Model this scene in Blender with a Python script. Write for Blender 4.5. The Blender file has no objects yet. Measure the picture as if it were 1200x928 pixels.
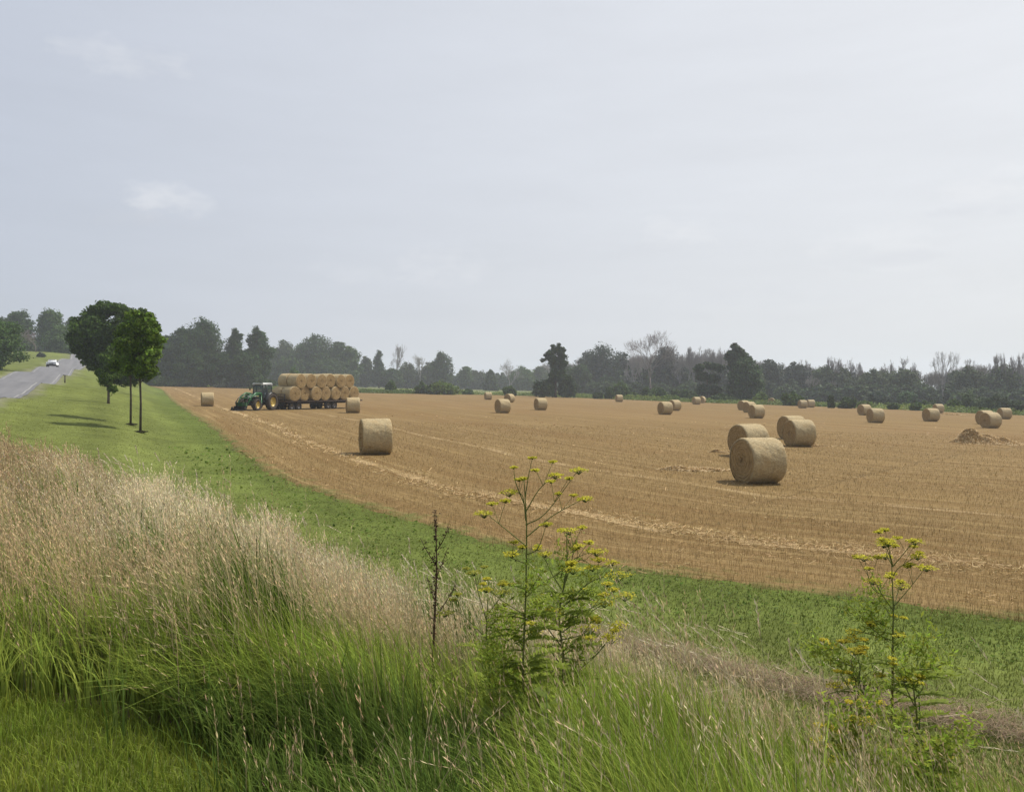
import bpy, math, random
import numpy as np
from mathutils import Vector

PI = math.pi
rng = np.random.default_rng(7)
scene = bpy.context.scene
C = scene.collection
F = 940.0          # focal length in photo pixels
EYE = 3.0          # eye height, metres; eye stands at (0,0,3) looking along +Y


def pt(px, py, d):
    return np.array([(px - 600) / F * d, d, EYE + (451 - py) / F * d])


# ------------------------------------------------------------------ terrain
def catmull(P, n=8):
    P = np.array(P, float)
    Q = np.vstack([2 * P[0] - P[1], P, 2 * P[-1] - P[-2]])
    out = []
    for i in range(1, len(Q) - 2):
        for k in range(n):
            t = k / n
            out.append(.5 * ((2 * Q[i]) + (-Q[i - 1] + Q[i + 1]) * t + (2 * Q[i - 1] - 5 * Q[i] + 4 * Q[i + 1] - Q[i + 2]) * t * t
                             + (-Q[i - 1] + 3 * Q[i] - 3 * Q[i + 1] + Q[i + 2]) * t ** 3))
    out.append(P[-1])
    return np.array(out)


EDGE = catmull([(60, -22), (30, -4.5), (14, 5.3), (6.7, 10.4), (4.9, 11.5), (2.05, 12.9), (0, 14.4), (-3.64, 19), (-8.5, 26.8),
                (-19.8, 51.7), (-42, 99), (-88, 200), (-117, 256), (-146, 317), (-200, 430)], 6)
ROAD_R = catmull([(-6, -20), (-6.5, 0), (-16.2, 20), (-28.7, 45), (-44, 75), (-62.5, 112), (-81.7, 150), (-100, 190), (-119, 228),
                  (-140, 262), (-175, 300)], 6)
ROAD_W = 5.6


def normals2(P):
    T = np.gradient(P, axis=0)
    T /= np.linalg.norm(T, axis=1)[:, None]
    return np.stack([-T[:, 1], T[:, 0]], 1)      # left of travel


ROAD_C = ROAD_R + normals2(ROAD_R) * ROAD_W / 2
ROAD_L = ROAD_R + normals2(ROAD_R) * ROAD_W


def seg_dist(x, y, P):
    """signed distance to a polyline (left positive) and the arc length of the nearest point"""
    x = np.asarray(x, float); y = np.asarray(y, float)
    shp = x.shape
    x = x.ravel(); y = y.ravel()
    best = np.full(x.shape, 1e18); sgn = np.ones(x.shape); arc = np.zeros(x.shape)
    a = 0.0
    for i in range(len(P) - 1):
        ax, ay = P[i]; dx, dy = P[i + 1] - P[i]
        L2 = dx * dx + dy * dy; L = math.sqrt(L2)
        t = np.clip(((x - ax) * dx + (y - ay) * dy) / L2, 0, 1)
        qx = x - ax - t * dx; qy = y - ay - t * dy
        d2 = qx * qx + qy * qy
        m = d2 < best
        best[m] = d2[m]
        sgn[m] = np.sign(dx * (y - ay) - dy * (x - ax))[m]
        arc[m] = (a + t * L)[m]
        a += L
    sgn[sgn == 0] = 1
    return (np.sqrt(best) * sgn).reshape(shp), arc.reshape(shp)


def plane(x):
    return -0.023 * np.clip(x, -330, 420)


CT = [(-28.7, 45, 2.23), (-44, 75, 3.1), (-62.5, 112, 4.35), (-81.7, 150, 6.0), (-100, 190, 8.2), (-119, 228, 10.6), (-140, 262, 11.6),
      (-175, 300, 11.6), (-36, 48, 2.35), (-51, 78, 3.2), (-70, 115, 4.5), (-88, 152, 6.2), (-107, 193, 8.5), (-126, 232, 10.9),
      (-100, 150, 7.2), (-130, 200, 10.5), (-150, 240, 12.5), (-85, 115, 5.4), (-60, 70, 3.6), (-190, 260, 14), (-140, 150, 9), (-110, 90, 6),
      (-16.2, 20, 1.7), (-22.6, 22, 1.9), (-6.5, 0, 1.45), (-13, 0, 1.6), (-40, 20, 2.4),
      (-17.3, 37, .9), (-20, 42, .96), (-40, 80, 2.35), (-30, 60, 1.55), (-60, 120, 3.2), (-95, 190, 6.6), (-30.5, 60, 1.6),
      (-13.6, 21, 1.1), (-8.6, 17, .72), (-3.5, 11.5, .32), (0, 0, 1.4), (0, -8, 1.5), (-2, 3.6, 1.38), (-3, 5.2, 1.12), (0, 3.0, 1.15),
      (-1.2, 5, .95), (-5, 8.5, .95), (2, 3.2, .85), (1.5, 5, .55), (3.2, 4.6, .4), (2, 7, .08), (6, 3, .3), (0, 7, .45), (-1.4, 9.4, .2),
      (10, -2, .4), (4, 0, 1.1)]
_P = np.array([(a, b) for a, b, c in CT] + [tuple(p) for p in EDGE[6:-1:3]])
_R = np.array([c - float(plane(a)) for a, b, c in CT] + [0.0] * len(EDGE[6:-1:3]))


def _k(r2):
    return .5 * r2 * np.log(np.maximum(r2, 1e-9))


_n = len(_P)
_A = np.zeros((_n + 3, _n + 3))
_A[:_n, :_n] = _k(((_P[:, None] - _P[None]) ** 2).sum(-1)) + np.eye(_n) * .5
_A[:_n, _n] = 1; _A[:_n, _n + 1:] = _P; _A[_n, :_n] = 1; _A[_n + 1:, :_n] = _P.T
_w = np.linalg.solve(_A, np.concatenate([_R, [0, 0, 0]]))


def sstep(a, b, v):
    t = np.clip((v - a) / (b - a), 0, 1)
    return t * t * (3 - 2 * t)


def ground(x, y, sd=None):
    x = np.asarray(x, float); y = np.asarray(y, float)
    if sd is None:
        sd, _ = seg_dist(x, y, EDGE)
    cx = np.clip(x, -190, 40); cy = np.clip(y, -12, 310)
    r = _w[_n] + _w[_n + 1] * cx + _w[_n + 2] * cy
    for i in range(_n):
        r = r + _w[i] * _k((cx - _P[i, 0]) ** 2 + (cy - _P[i, 1]) ** 2)
    lump = .03 * np.sin(x * 1.3 + y * .7) + .03 * np.sin(x * .45 - y * .9 + 1) + .06 * np.sin(x * .11 + 2) * np.sin(y * .13)
    return plane(x) + (r + lump) * sstep(0, 5, sd)


def g1(x, y):
    return float(ground(np.array([x]), np.array([y]))[0])


# ------------------------------------------------------------------ mesh helpers
class Geo:
    def __init__(s):
        s.V = []; s.Q = []; s.T = []; s.Cc = []; s.n = 0; s.QM = []; s.TM = []

    def add(s, V, Fc, col=None, mi=0):
        V = np.asarray(V, float).reshape(-1, 3); Fc = np.asarray(Fc, int)
        if len(V) == 0: return s
        s.V.append(V)
        if col is None: col = (1, 1, 1)
        col = np.asarray(col, float)
        if col.ndim == 1: col = np.tile(col[:3], (len(V), 1))
        s.Cc.append(col[:, :3])
        if Fc.shape[1] == 4: s.Q.append(Fc + s.n); s.QM.append(np.full(len(Fc), mi))
        else: s.T.append(Fc + s.n); s.TM.append(np.full(len(Fc), mi))
        s.n += len(V)
        return s

    def merge(s, o, M=None, t=(0, 0, 0), colmul=None):
        V = np.vstack(o.V)
        if M is not None: V = V @ np.asarray(M).T
        V = V + np.asarray(t)
        c = np.vstack(o.Cc)
        if colmul is not None: c = c * np.asarray(colmul)
        if o.Q: s.Q.append(np.vstack(o.Q) + s.n); s.QM.append(np.concatenate(o.QM))
        if o.T: s.T.append(np.vstack(o.T) + s.n); s.TM.append(np.concatenate(o.TM))
        s.V.append(V); s.Cc.append(c); s.n += len(V)

    def mesh(s, name, mats, smooth=False):
        V = np.vstack(s.V); col = np.vstack(s.Cc)
        q = np.vstack(s.Q) if s.Q else np.zeros((0, 4), int)
        t = np.vstack(s.T) if s.T else np.zeros((0, 3), int)
        me = bpy.data.meshes.new(name)
        me.vertices.add(len(V)); me.vertices.foreach_set('co', V.astype(np.float32).ravel())
        nl = len(q) * 4 + len(t) * 3
        me.loops.add(nl)
        me.loops.foreach_set('vertex_index', np.concatenate([q.ravel(), t.ravel()]).astype(np.int32))
        me.polygons.add(len(q) + len(t))
        st = np.concatenate([np.arange(len(q)) * 4, len(q) * 4 + np.arange(len(t)) * 3]).astype(np.int32)
        me.polygons.foreach_set('loop_start', st)
        mi = np.concatenate((s.QM if s.QM else [np.zeros(0)]) + (s.TM if s.TM else [np.zeros(0)])).astype(np.int32)
        me.polygons.foreach_set('material_index', mi)
        if smooth: me.polygons.foreach_set('use_smooth', np.ones(len(st), bool))
        me.update(calc_edges=True)
        a = me.color_attributes.new('Col', 'FLOAT_COLOR', 'POINT')
        a.data.foreach_set('color', np.hstack([col, np.ones((len(col), 1))]).astype(np.float32).ravel())
        for m in (mats if isinstance(mats, (list, tuple)) else [mats]): me.materials.append(m)
        return me

    def obj(s, name, mats, parent=None, smooth=False, **kw):
        return link(name, s.mesh(name, mats, smooth), parent, **kw)


def link(name, me, parent=None, loc=None, rz=None, **kw):
    o = bpy.data.objects.new(name, me); C.objects.link(o)
    if parent is not None: o.parent = parent
    if loc is not None: o.location = [float(v) for v in loc]
    if rz is not None: o.rotation_euler = (0, 0, rz)
    for k, v in kw.items(): o[k] = v
    return o


def thing(name, label, cat, loc, rz=0.0, group=None):
    o = link(name, None, None, loc, rz)
    o.empty_display_size = .3
    o['label'] = label; o['category'] = cat
    if group: o['group'] = group
    return o


def copy_tree(o, label, group, loc, rz):
    r = o.copy(); C.objects.link(r); r.location = [float(v) for v in loc]; r.rotation_euler = (0, 0, rz)
    r['label'] = label
    if group: r['group'] = group
    for ch in o.children:
        c = ch.copy(); C.objects.link(c); c.parent = r
        for g in ch.children:
            d = g.copy(); C.objects.link(d); d.parent = c
    return r


def box(G, c, sz, col=None, rot=None, mi=0, bev=0.0, taper=None):
    """box with chamfered vertical-and-horizontal edges (bev) via 24-vertex form"""
    hx, hy, hz = [v / 2 for v in sz]
    b = min(bev, hx * .9, hy * .9, hz * .9)
    if b <= 0:
        V = np.array([(x, y, z) for x in (-hx, hx) for y in (-hy, hy) for z in (-hz, hz)])
        Fq = [(0, 1, 3, 2), (4, 6, 7, 5), (0, 4, 5, 1), (2, 3, 7, 6), (0, 2, 6, 4), (1, 5, 7, 3)]
        T = None
    else:
        V = []; idx = {}
        for x in (-1, 1):
            for y in (-1, 1):
                for z in (-1, 1):
                    idx[(x, y, z, 0)] = len(V); V.append((x * hx, y * (hy - b), z * (hz - b)))
                    idx[(x, y, z, 1)] = len(V); V.append((x * (hx - b), y * hy, z * (hz - b)))
                    idx[(x, y, z, 2)] = len(V); V.append((x * (hx - b), y * (hy - b), z * hz))
        V = np.array(V); Fq = []; T = []
        I = idx
        for s_ in (-1, 1):
            f = [(s_, -1, -1, 0), (s_, 1, -1, 0), (s_, 1, 1, 0), (s_, -1, 1, 0)]
            Fq.append([I[k] for k in (f if s_ > 0 else f[::-1])])
            f = [(-1, s_, -1, 1), (-1, s_, 1, 1), (1, s_, 1, 1), (1, s_, -1, 1)]
            Fq.append([I[k] for k in (f if s_ > 0 else f[::-1])])
            f = [(-1, -1, s_, 2), (1, -1, s_, 2), (1, 1, s_, 2), (-1, 1, s_, 2)]
            Fq.append([I[k] for k in (f if s_ > 0 else f[::-1])])
        for a in (-1, 1):
            for c_ in (-1, 1):
                Fq.append([I[(a, c_, -1, 0)], I[(a, c_, -1, 1)], I[(a, c_, 1, 1)], I[(a, c_, 1, 0)]])
                Fq.append([I[(a, -1, c_, 0)], I[(a, -1, c_, 2)], I[(a, 1, c_, 2)], I[(a, 1, c_, 0)]])
                Fq.append([I[(-1, a, c_, 1)], I[(-1, a, c_, 2)], I[(1, a, c_, 2)], I[(1, a, c_, 1)]])
        for x in (-1, 1):
            for y in (-1, 1):
                for z in (-1, 1):
                    T.append([I[(x, y, z, 0)], I[(x, y, z, 1)], I[(x, y, z, 2)]])
    if taper:   # (sx, sy) scale of the top
        k = (V[:, 2] / hz + 1) / 2
        V[:, 0] *= 1 + (taper[0] - 1) * k; V[:, 1] *= 1 + (taper[1] - 1) * k
    if rot is not None: V = V @ np.array(rot).T
    V = V + np.array(c)
    n0 = G.n
    G.add(V, Fq, col, mi)
    if T is not None and len(T):
        G.T.append(np.array(T) + n0); G.TM.append(np.full(len(T), mi))
    return G


def rotm(ax, a):
    c, s = math.cos(a), math.sin(a)
    return np.array({'x': [[1, 0, 0], [0, c, -s], [0, s, c]], 'y': [[c, 0, s], [0, 1, 0], [-s, 0, c]], 'z': [[c, -s, 0], [s, c, 0], [0, 0, 1]]}[ax])


def tube(G, P, R, k=6, col=None, mi=0, cap=True):
    P = np.asarray(P, float); n = len(P); R = np.broadcast_to(np.asarray(R, float), (n,))
    T = np.gradient(P, axis=0); T /= np.maximum(np.linalg.norm(T, axis=1)[:, None], 1e-9)
    ref = np.array([1., 0, 0]) if abs(T[0][0]) < .8 else np.array([0, 1., 0])
    A = ref - (T @ ref)[:, None] * T; A /= np.maximum(np.linalg.norm(A, axis=1)[:, None], 1e-9)
    B = np.cross(T, A)
    th = np.arange(k) / k * 2 * PI
    V = P[:, None] + R[:, None, None] * (np.cos(th)[None, :, None] * A[:, None] + np.sin(th)[None, :, None] * B[:, None])
    V = V.reshape(-1, 3)
    Fq = [(i * k + j, i * k + (j + 1) % k, (i + 1) * k + (j + 1) % k, (i + 1) * k + j) for i in range(n - 1) for j in range(k)]
    if isinstance(col, np.ndarray) and col.ndim == 2: col = np.repeat(col, k, 0)
    n0 = G.n
    G.add(V, Fq, col, mi)
    if cap:
        tr = [(n0, n0 + j + 1, n0 + j) for j in range(1, k - 1)] + [(n0 + (n - 1) * k, n0 + (n - 1) * k + j, n0 + (n - 1) * k + j + 1) for j in range(1, k - 1)]
        G.T.append(np.array(tr)); G.TM.append(np.full(len(tr), mi))
    return G


def lathe(G, prof, k=32, axis='y', c=(0, 0, 0), col=None, mi=0):
    """prof: list of (r, h); closed polygons revolve round the axis"""
    prof = np.array(prof, float); n = len(prof)
    th = np.arange(k) / k * 2 * PI
    r = prof[:, 0][:, None]; h = np.repeat(prof[:, 1][:, None], k, 1)
    a = r * np.cos(th); b = r * np.sin(th)
    V = {'y': (a, h, b), 'z': (a, b, h), 'x': (h, a, b)}[axis]
    V = np.stack(V, -1).reshape(-1, 3) + np.array(c)
    Fq = [(i * k + j, i * k + (j + 1) % k, (i + 1) * k + (j + 1) % k, (i + 1) * k + j) for i in range(n - 1) for j in range(k)]
    if axis != 'y': Fq = [f[::-1] for f in Fq]
    G.add(V, Fq, col, mi)
    return G


# ------------------------------------------------------------------ materials
def mat(name, rough=.9, base=(.5, .5, .5), attr=True, noise=None, bump=None, transl=0.0, spec=.3, metal=0.0, build=None):
    m = bpy.data.materials.new(name); m.use_nodes = True
    nt = m.node_tree; N = nt.nodes; L = nt.links
    b = N['Principled BSDF']
    b.inputs['Roughness'].default_value = rough
    b.inputs['Specular IOR Level'].default_value = spec
    b.inputs['Metallic'].default_value = metal
    if attr:
        a = N.new('ShaderNodeAttribute'); a.attribute_name = 'Col'; src = a.outputs['Color']
        if base != (1, 1, 1):
            mx = N.new('ShaderNodeMix'); mx.data_type = 'RGBA'; mx.blend_type = 'MULTIPLY'; mx.inputs[0].default_value = 1
            L.new(src, mx.inputs[6]); mx.inputs[7].default_value = (*base, 1); src = mx.outputs[2]
    else:
        c = N.new('ShaderNodeRGB'); c.outputs[0].default_value = (*base, 1); src = c.outputs[0]
    if noise:
        for sc, amt, coord in noise:
            tc = N.new('ShaderNodeTexCoord'); tn = N.new('ShaderNodeTexNoise'); tn.inputs['Scale'].default_value = sc
            tn.inputs['Detail'].default_value = 5
            L.new(tc.outputs[coord], tn.inputs['Vector'])
            mr = N.new('ShaderNodeMapRange'); mr.inputs[1].default_value = .3; mr.inputs[2].default_value = .7
            mr.inputs[3].default_value = 1 - amt; mr.inputs[4].default_value = 1 + amt
            L.new(tn.outputs['Fac'], mr.inputs[0])
            vm = N.new('ShaderNodeVectorMath'); vm.operation = 'SCALE'
            L.new(src, vm.inputs[0]); L.new(mr.outputs[0], vm.inputs['Scale']); src = vm.outputs[0]
    L.new(src, b.inputs['Base Color'])
    if bump:
        tc = N.new('ShaderNodeTexCoord'); tn = N.new('ShaderNodeTexNoise'); tn.inputs['Scale'].default_value = bump[0]; tn.inputs['Detail'].default_value = 6
        L.new(tc.outputs['Object'], tn.inputs['Vector'])
        bp = N.new('ShaderNodeBump'); bp.inputs['Strength'].default_value = bump[1]; bp.inputs['Distance'].default_value = bump[2]
        L.new(tn.outputs['Fac'], bp.inputs['Height']); L.new(bp.outputs[0], b.inputs['Normal'])
    if transl > 0:
        t = N.new('ShaderNodeBsdfTranslucent'); L.new(src, t.inputs['Color'])
        ms = N.new('ShaderNodeMixShader'); ms.inputs[0].default_value = transl
        L.new(b.outputs[0], ms.inputs[1]); L.new(t.outputs[0], ms.inputs[2])
        L.new(ms.outputs[0], N['Material Output'].inputs['Surface'])
    if build: build(m, nt, N, L, b)
    return m


M_GROUND = mat('ground_cover', .95, (1, 1, 1), noise=[(.12, .14, 'Object'), (.5, .16, 'Object'), (2.2, .16, 'Object'), (14, .2, 'Object')], bump=(9, .5, .04), spec=.04)
M_GRASS = mat('grass_blades', .6, (1, 1, 1), transl=.35, spec=.10)
M_DRY = mat('dry_grass', .8, (1, 1, 1), transl=.25, spec=.05)
M_LEAF = mat('tree_leaves', .6, (1.12, 1.12, 1.05), transl=.33, spec=.10)
M_WEED = mat('weed_leaves', .6, (1, 1, 1), transl=.5, spec=.10)
M_BARK = mat('bark', .95, (1, 1, 1), noise=[(6, .3, 'Object')], bump=(20, .6, .02), spec=.1)
M_STRAW = mat('loose_straw', .75, (1, 1, 1), transl=.15, spec=.25)
M_PLASTIC = mat('painted_metal', .38, (1, 1, 1), noise=[(3, .1, 'Object')], spec=.5)
M_RUBBER = mat('rubber', .9, (1, 1, 1), noise=[(8, .25, 'Object')], spec=.2)
M_CARPAINT = mat('car_paint', .25, (1, 1, 1), spec=.6)


def glass_b(m, nt, N, L, b):
    b.inputs['Base Color'].default_value = (.05, .07, .08, 1)
    for l in list(b.inputs['Base Color'].links): L.remove(l)
    g = N.new('ShaderNodeBsdfTransparent'); g.inputs[0].default_value = (.75, .85, .82, 1)
    ms = N.new('ShaderNodeMixShader'); ms.inputs[0].default_value = .45
    L.new(b.outputs[0], ms.inputs[1]); L.new(g.outputs[0], ms.inputs[2]); L.new(ms.outputs[0], N['Material Output'].inputs['Surface'])


M_GLASS = mat('window_glass', .06, (.05, .07, .08), attr=False, spec=.8, build=glass_b)


def field_b(m, nt, N, L, b):
    """stubble field: UV.x = metres from the field edge, UV.y = metres along it; rows and straw swaths run along the edge"""
    uv = N.new('ShaderNodeUVMap'); uv.uv_map = 'rows'

    def noise(sx, sy, det=5, rough=.6, w=0):
        mp = N.new('ShaderNodeMapping'); mp.inputs['Scale'].default_value = (sx, sy, 1); mp.inputs['Location'].default_value = (w, w * .7, 0)
        L.new(uv.outputs[0], mp.inputs[0])
        t = N.new('ShaderNodeTexNoise'); t.inputs['Scale'].default_value = 1; t.inputs['Detail'].default_value = det
        t.inputs['Roughness'].default_value = rough
        L.new(mp.outputs[0], t.inputs['Vector']); return t.outputs['Fac']

    def math_(op, a, c=None, clamp=False):
        n = N.new('ShaderNodeMath'); n.operation = op; n.use_clamp = clamp
        for i, v in enumerate((a, c)):
            if v is None: continue
            if isinstance(v, (int, float)): n.inputs[i].default_value = v
            else: L.new(v, n.inputs[i])
        return n.outputs[0]

    def mixc(f, a, c):
        n = N.new('ShaderNodeMix'); n.data_type = 'RGBA'
        if isinstance(f, float): n.inputs[0].default_value = f
        else: L.new(f, n.inputs[0])
        for i, v in ((6, a), (7, c)):
            if isinstance(v, tuple): n.inputs[i].default_value = (*v, 1)
            else: L.new(v, n.inputs[i])
        return n.outputs[2]

    def rng_(v, a, c):
        n = N.new('ShaderNodeMapRange'); n.inputs[1].default_value = a; n.inputs[2].default_value = c; L.new(v, n.inputs[0]); return n.outputs[0]

    fine = noise(9, 3, 6, .7)
    straw = noise(30, 8, 4, .75, 3)
    big = noise(.35, .02, 5, .6, 9)
    mid = noise(1.4, .10, 5, .65, 5)
    patch = noise(.03, .02, 3, .5, 2)
    SOIL = (.098, .060, .022); STR = (.238, .160, .063); PALE = (.385, .285, .135)
    c = mixc(rng_(fine, .3, .7), SOIL, STR)
    c = mixc(math_('MULTIPLY', rng_(straw, .52, .75), .55), c, PALE)
    c = mixc(math_('MULTIPLY', rng_(mid, .5, .8), .5), c, (.288, .200, .083))
    c = mixc(math_('MULTIPLY', rng_(mid, .5, .25), .55), c, (.15, .085, .028))
    c = mixc(math_('MULTIPLY', rng_(big, .45, .75), .35), c, (.282, .193, .079))
    c = mixc(math_('MULTIPLY', rng_(patch, .45, .7), .25), c, (.23, .14, .065))
    # swaths of straw the machine left, 7 m apart
    sx = N.new('ShaderNodeSeparateXYZ'); L.new(uv.outputs[0], sx.inputs[0])
    wob = noise(.2, .12, 2, .5, 1)
    u = math_('ADD', sx.outputs[0], math_('MULTIPLY', math_('SUBTRACT', wob, .5), 1.6))
    fr = math_('ABSOLUTE', math_('SUBTRACT', math_('MODULO', math_('ADD', u, 3.3), 7.0), 0.15))
    line = rng_(fr, .42, .12)
    brk = rng_(noise(.9, .35, 4, .6, 7), .38, .58)
    fade = rng_(sx.outputs[0], 17, 2)
    lf = math_('MULTIPLY', math_('MULTIPLY', line, brk), math_('ADD', math_('MULTIPLY', fade, .62), .05))
    c = mixc(lf, c, (.55, .41, .23))
    far_s = noise(2.6, .05, 6, .7, 13); wide = noise(.12, .012, 5, .65, 21)
    c = mixc(math_('MULTIPLY', rng_(far_s, .52, .72), .65), c, (.355, .255, .115))
    c = mixc(math_('MULTIPLY', rng_(far_s, .47, .30), .72), c, (.145, .083, .028))
    c = mixc(math_('MULTIPLY', rng_(wide, .5, .3), .5), c, (.17, .098, .034))
    edge_n = noise(1.6, 1.1, 5, .7, 31)
    e_ = math_('ADD', rng_(sx.outputs[0], 1.3, .0), math_('MULTIPLY', math_('SUBTRACT', edge_n, .5), 3.0))
    c = mixc(math_('MULTIPLY', rng_(e_, .45, 1.0), .8), c, (.105, .125, .032))
    L.new(c, b.inputs['Base Color'])
    bp = N.new('ShaderNodeBump'); bp.inputs['Strength'].default_value = .8; bp.inputs['Distance'].default_value = .05
    L.new(math_('ADD', fine, math_('MULTIPLY', mid, 1.5)), bp.inputs['Height']); L.new(bp.outputs[0], b.inputs['Normal'])


M_FIELD = mat('stubble_field', .95, (.3, .2, .1), attr=False, spec=.1, build=field_b)


def road_b(m, nt, N, L, b):
    uv = N.new('ShaderNodeUVMap'); uv.uv_map = 'rows'
    mp = N.new('ShaderNodeMapping'); mp.inputs['Scale'].default_value = (1.2, .06, 1); L.new(uv.outputs[0], mp.inputs[0])
    t = N.new('ShaderNodeTexNoise'); t.inputs['Scale'].default_value = 1; t.inputs['Detail'].default_value = 5; L.new(mp.outputs[0], t.inputs['Vector'])
    r = N.new('ShaderNodeValToRGB'); L.new(t.outputs['Fac'], r.inputs[0])
    r.color_ramp.elements[0].position = .3; r.color_ramp.elements[0].color = (.12, .12, .127, 1)
    r.color_ramp.elements[1].position = .7; r.color_ramp.elements[1].color = (.17, .168, .172, 1)
    L.new(r.outputs[0], b.inputs['Base Color'])


M_ROAD = mat('asphalt', .85, (.1, .1, .1), attr=False, build=road_b)


def straw_b(m, nt, N, L, b):
    """bale end: spiral of rolled straw round the Y axis"""
    tc = N.new('ShaderNodeTexCoord'); sp = N.new('ShaderNodeSeparateXYZ'); L.new(tc.outputs['Object'], sp.inputs[0])
    cb = N.new('ShaderNodeCombineXYZ'); L.new(sp.outputs[0], cb.inputs[0]); L.new(sp.outputs[2], cb.inputs[1])
    ln = N.new('ShaderNodeVectorMath'); ln.operation = 'LENGTH'
    sb = N.new('ShaderNodeVectorMath'); sb.operation = 'SUBTRACT'; sb.inputs[1].default_value = (0, .75, 0)
    L.new(cb.outputs[0], sb.inputs[0]); L.new(sb.outputs[0], ln.inputs[0])
    at = N.new('ShaderNodeMath'); at.operation = 'ARCTAN2'
    s2 = N.new('ShaderNodeSeparateXYZ'); L.new(sb.outputs[0], s2.inputs[0]); L.new(s2.outputs[0], at.inputs[0]); L.new(s2.outputs[1], at.inputs[1])
    c2 = N.new('ShaderNodeCombineXYZ')
    mu = N.new('ShaderNodeMath'); mu.operation = 'MULTIPLY'; mu.inputs[1].default_value = 22; L.new(ln.outputs['Value'], mu.inputs[0])
    L.new(mu.outputs[0], c2.inputs[0]); L.new(at.outputs[0], c2.inputs[1])
    oi = N.new('ShaderNodeObjectInfo'); L.new(oi.outputs['Random'], c2.inputs[2])
    t = N.new('ShaderNodeTexNoise'); t.inputs['Scale'].default_value = 1.6; t.inputs['Detail'].default_value = 6; t.inputs['Roughness'].default_value = .75
    L.new(c2.outputs[0], t.inputs['Vector'])
    r = N.new('ShaderNodeValToRGB'); L.new(t.outputs['Fac'], r.inputs[0])
    r.color_ramp.elements[0].position = .32; r.color_ramp.elements[0].color = (.13, .078, .032, 1)
    r.color_ramp.elements[1].position = .68; r.color_ramp.elements[1].color = (.50, .36, .17, 1)
    L.new(r.outputs[0], b.inputs['Base Color'])
    bp = N.new('ShaderNodeBump'); bp.inputs['Strength'].default_value = .7; bp.inputs['Distance'].default_value = .05
    L.new(t.outputs['Fac'], bp.inputs['Height']); L.new(bp.outputs[0], b.inputs['Normal'])


M_CORE = mat('bale_straw', .9, (.4, .3, .15), attr=False, spec=.15, build=straw_b)


def net_b(m, nt, N, L, b):
    tc = N.new('ShaderNodeTexCoord'); oi = N.new('ShaderNodeObjectInfo')
    ad = N.new('ShaderNodeVectorMath'); ad.operation = 'ADD'; L.new(tc.outputs['Object'], ad.inputs[0])
    sc = N.new('ShaderNodeVectorMath'); sc.operation = 'SCALE'; sc.inputs['Scale'].default_value = 1
    cb = N.new('ShaderNodeCombineXYZ'); mm = N.new('ShaderNodeMath'); mm.operation = 'MULTIPLY'; mm.inputs[1].default_value = 40
    L.new(oi.outputs['Random'], mm.inputs[0]); L.new(mm.outputs[0], cb.inputs[0]); L.new(cb.outputs[0], ad.inputs[1])

    def nz(scale, vec, det=5, rough=.6):
        mp = N.new('ShaderNodeMapping'); mp.inputs['Scale'].default_value = vec; L.new(ad.outputs[0], mp.inputs[0])
        t = N.new('ShaderNodeTexNoise'); t.inputs['Scale'].default_value = scale; t.inputs['Detail'].default_value = det; t.inputs['Roughness'].default_value = rough
        L.new(mp.outputs[0], t.inputs['Vector']); return t.outputs['Fac']

    def mixr(f, a, c, lo, hi):
        mr = N.new('ShaderNodeMapRange'); mr.inputs[1].default_value = lo; mr.inputs[2].default_value = hi; L.new(f, mr.inputs[0])
        n = N.new('ShaderNodeMix'); n.data_type = 'RGBA'; L.new(mr.outputs[0], n.inputs[0])
        for i, v in ((6, a), (7, c)):
            if isinstance(v, tuple): n.inputs[i].default_value = (*v, 1)
            else: L.new(v, n.inputs[i])
        return n.outputs[2]
    f1 = nz(28, (1, .5, 1), 5, .75); f2 = nz(2.6, (1, 1, 1), 4); f3 = nz(9, (.25, 5, .25), 3)
    c = mixr(f1, (.235, .175, .085), (.60, .485, .28), .3, .7)
    c = mixr(f2, c, (.42, .30, .145), .45, .8)
    c2 = mixr(f3, c, (.30, .25, .16), .45, .85)
    L.new(c2, b.inputs['Base Color'])
    bp = N.new('ShaderNodeBump'); bp.inputs['Strength'].default_value = .7; bp.inputs['Distance'].default_value = .035
    L.new(f1, bp.inputs['Height']); L.new(bp.outputs[0], b.inputs['Normal'])


M_NET = mat('net_wrapped_straw', .8, (.5, .4, .25), attr=False, spec=.2, build=net_b)


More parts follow.
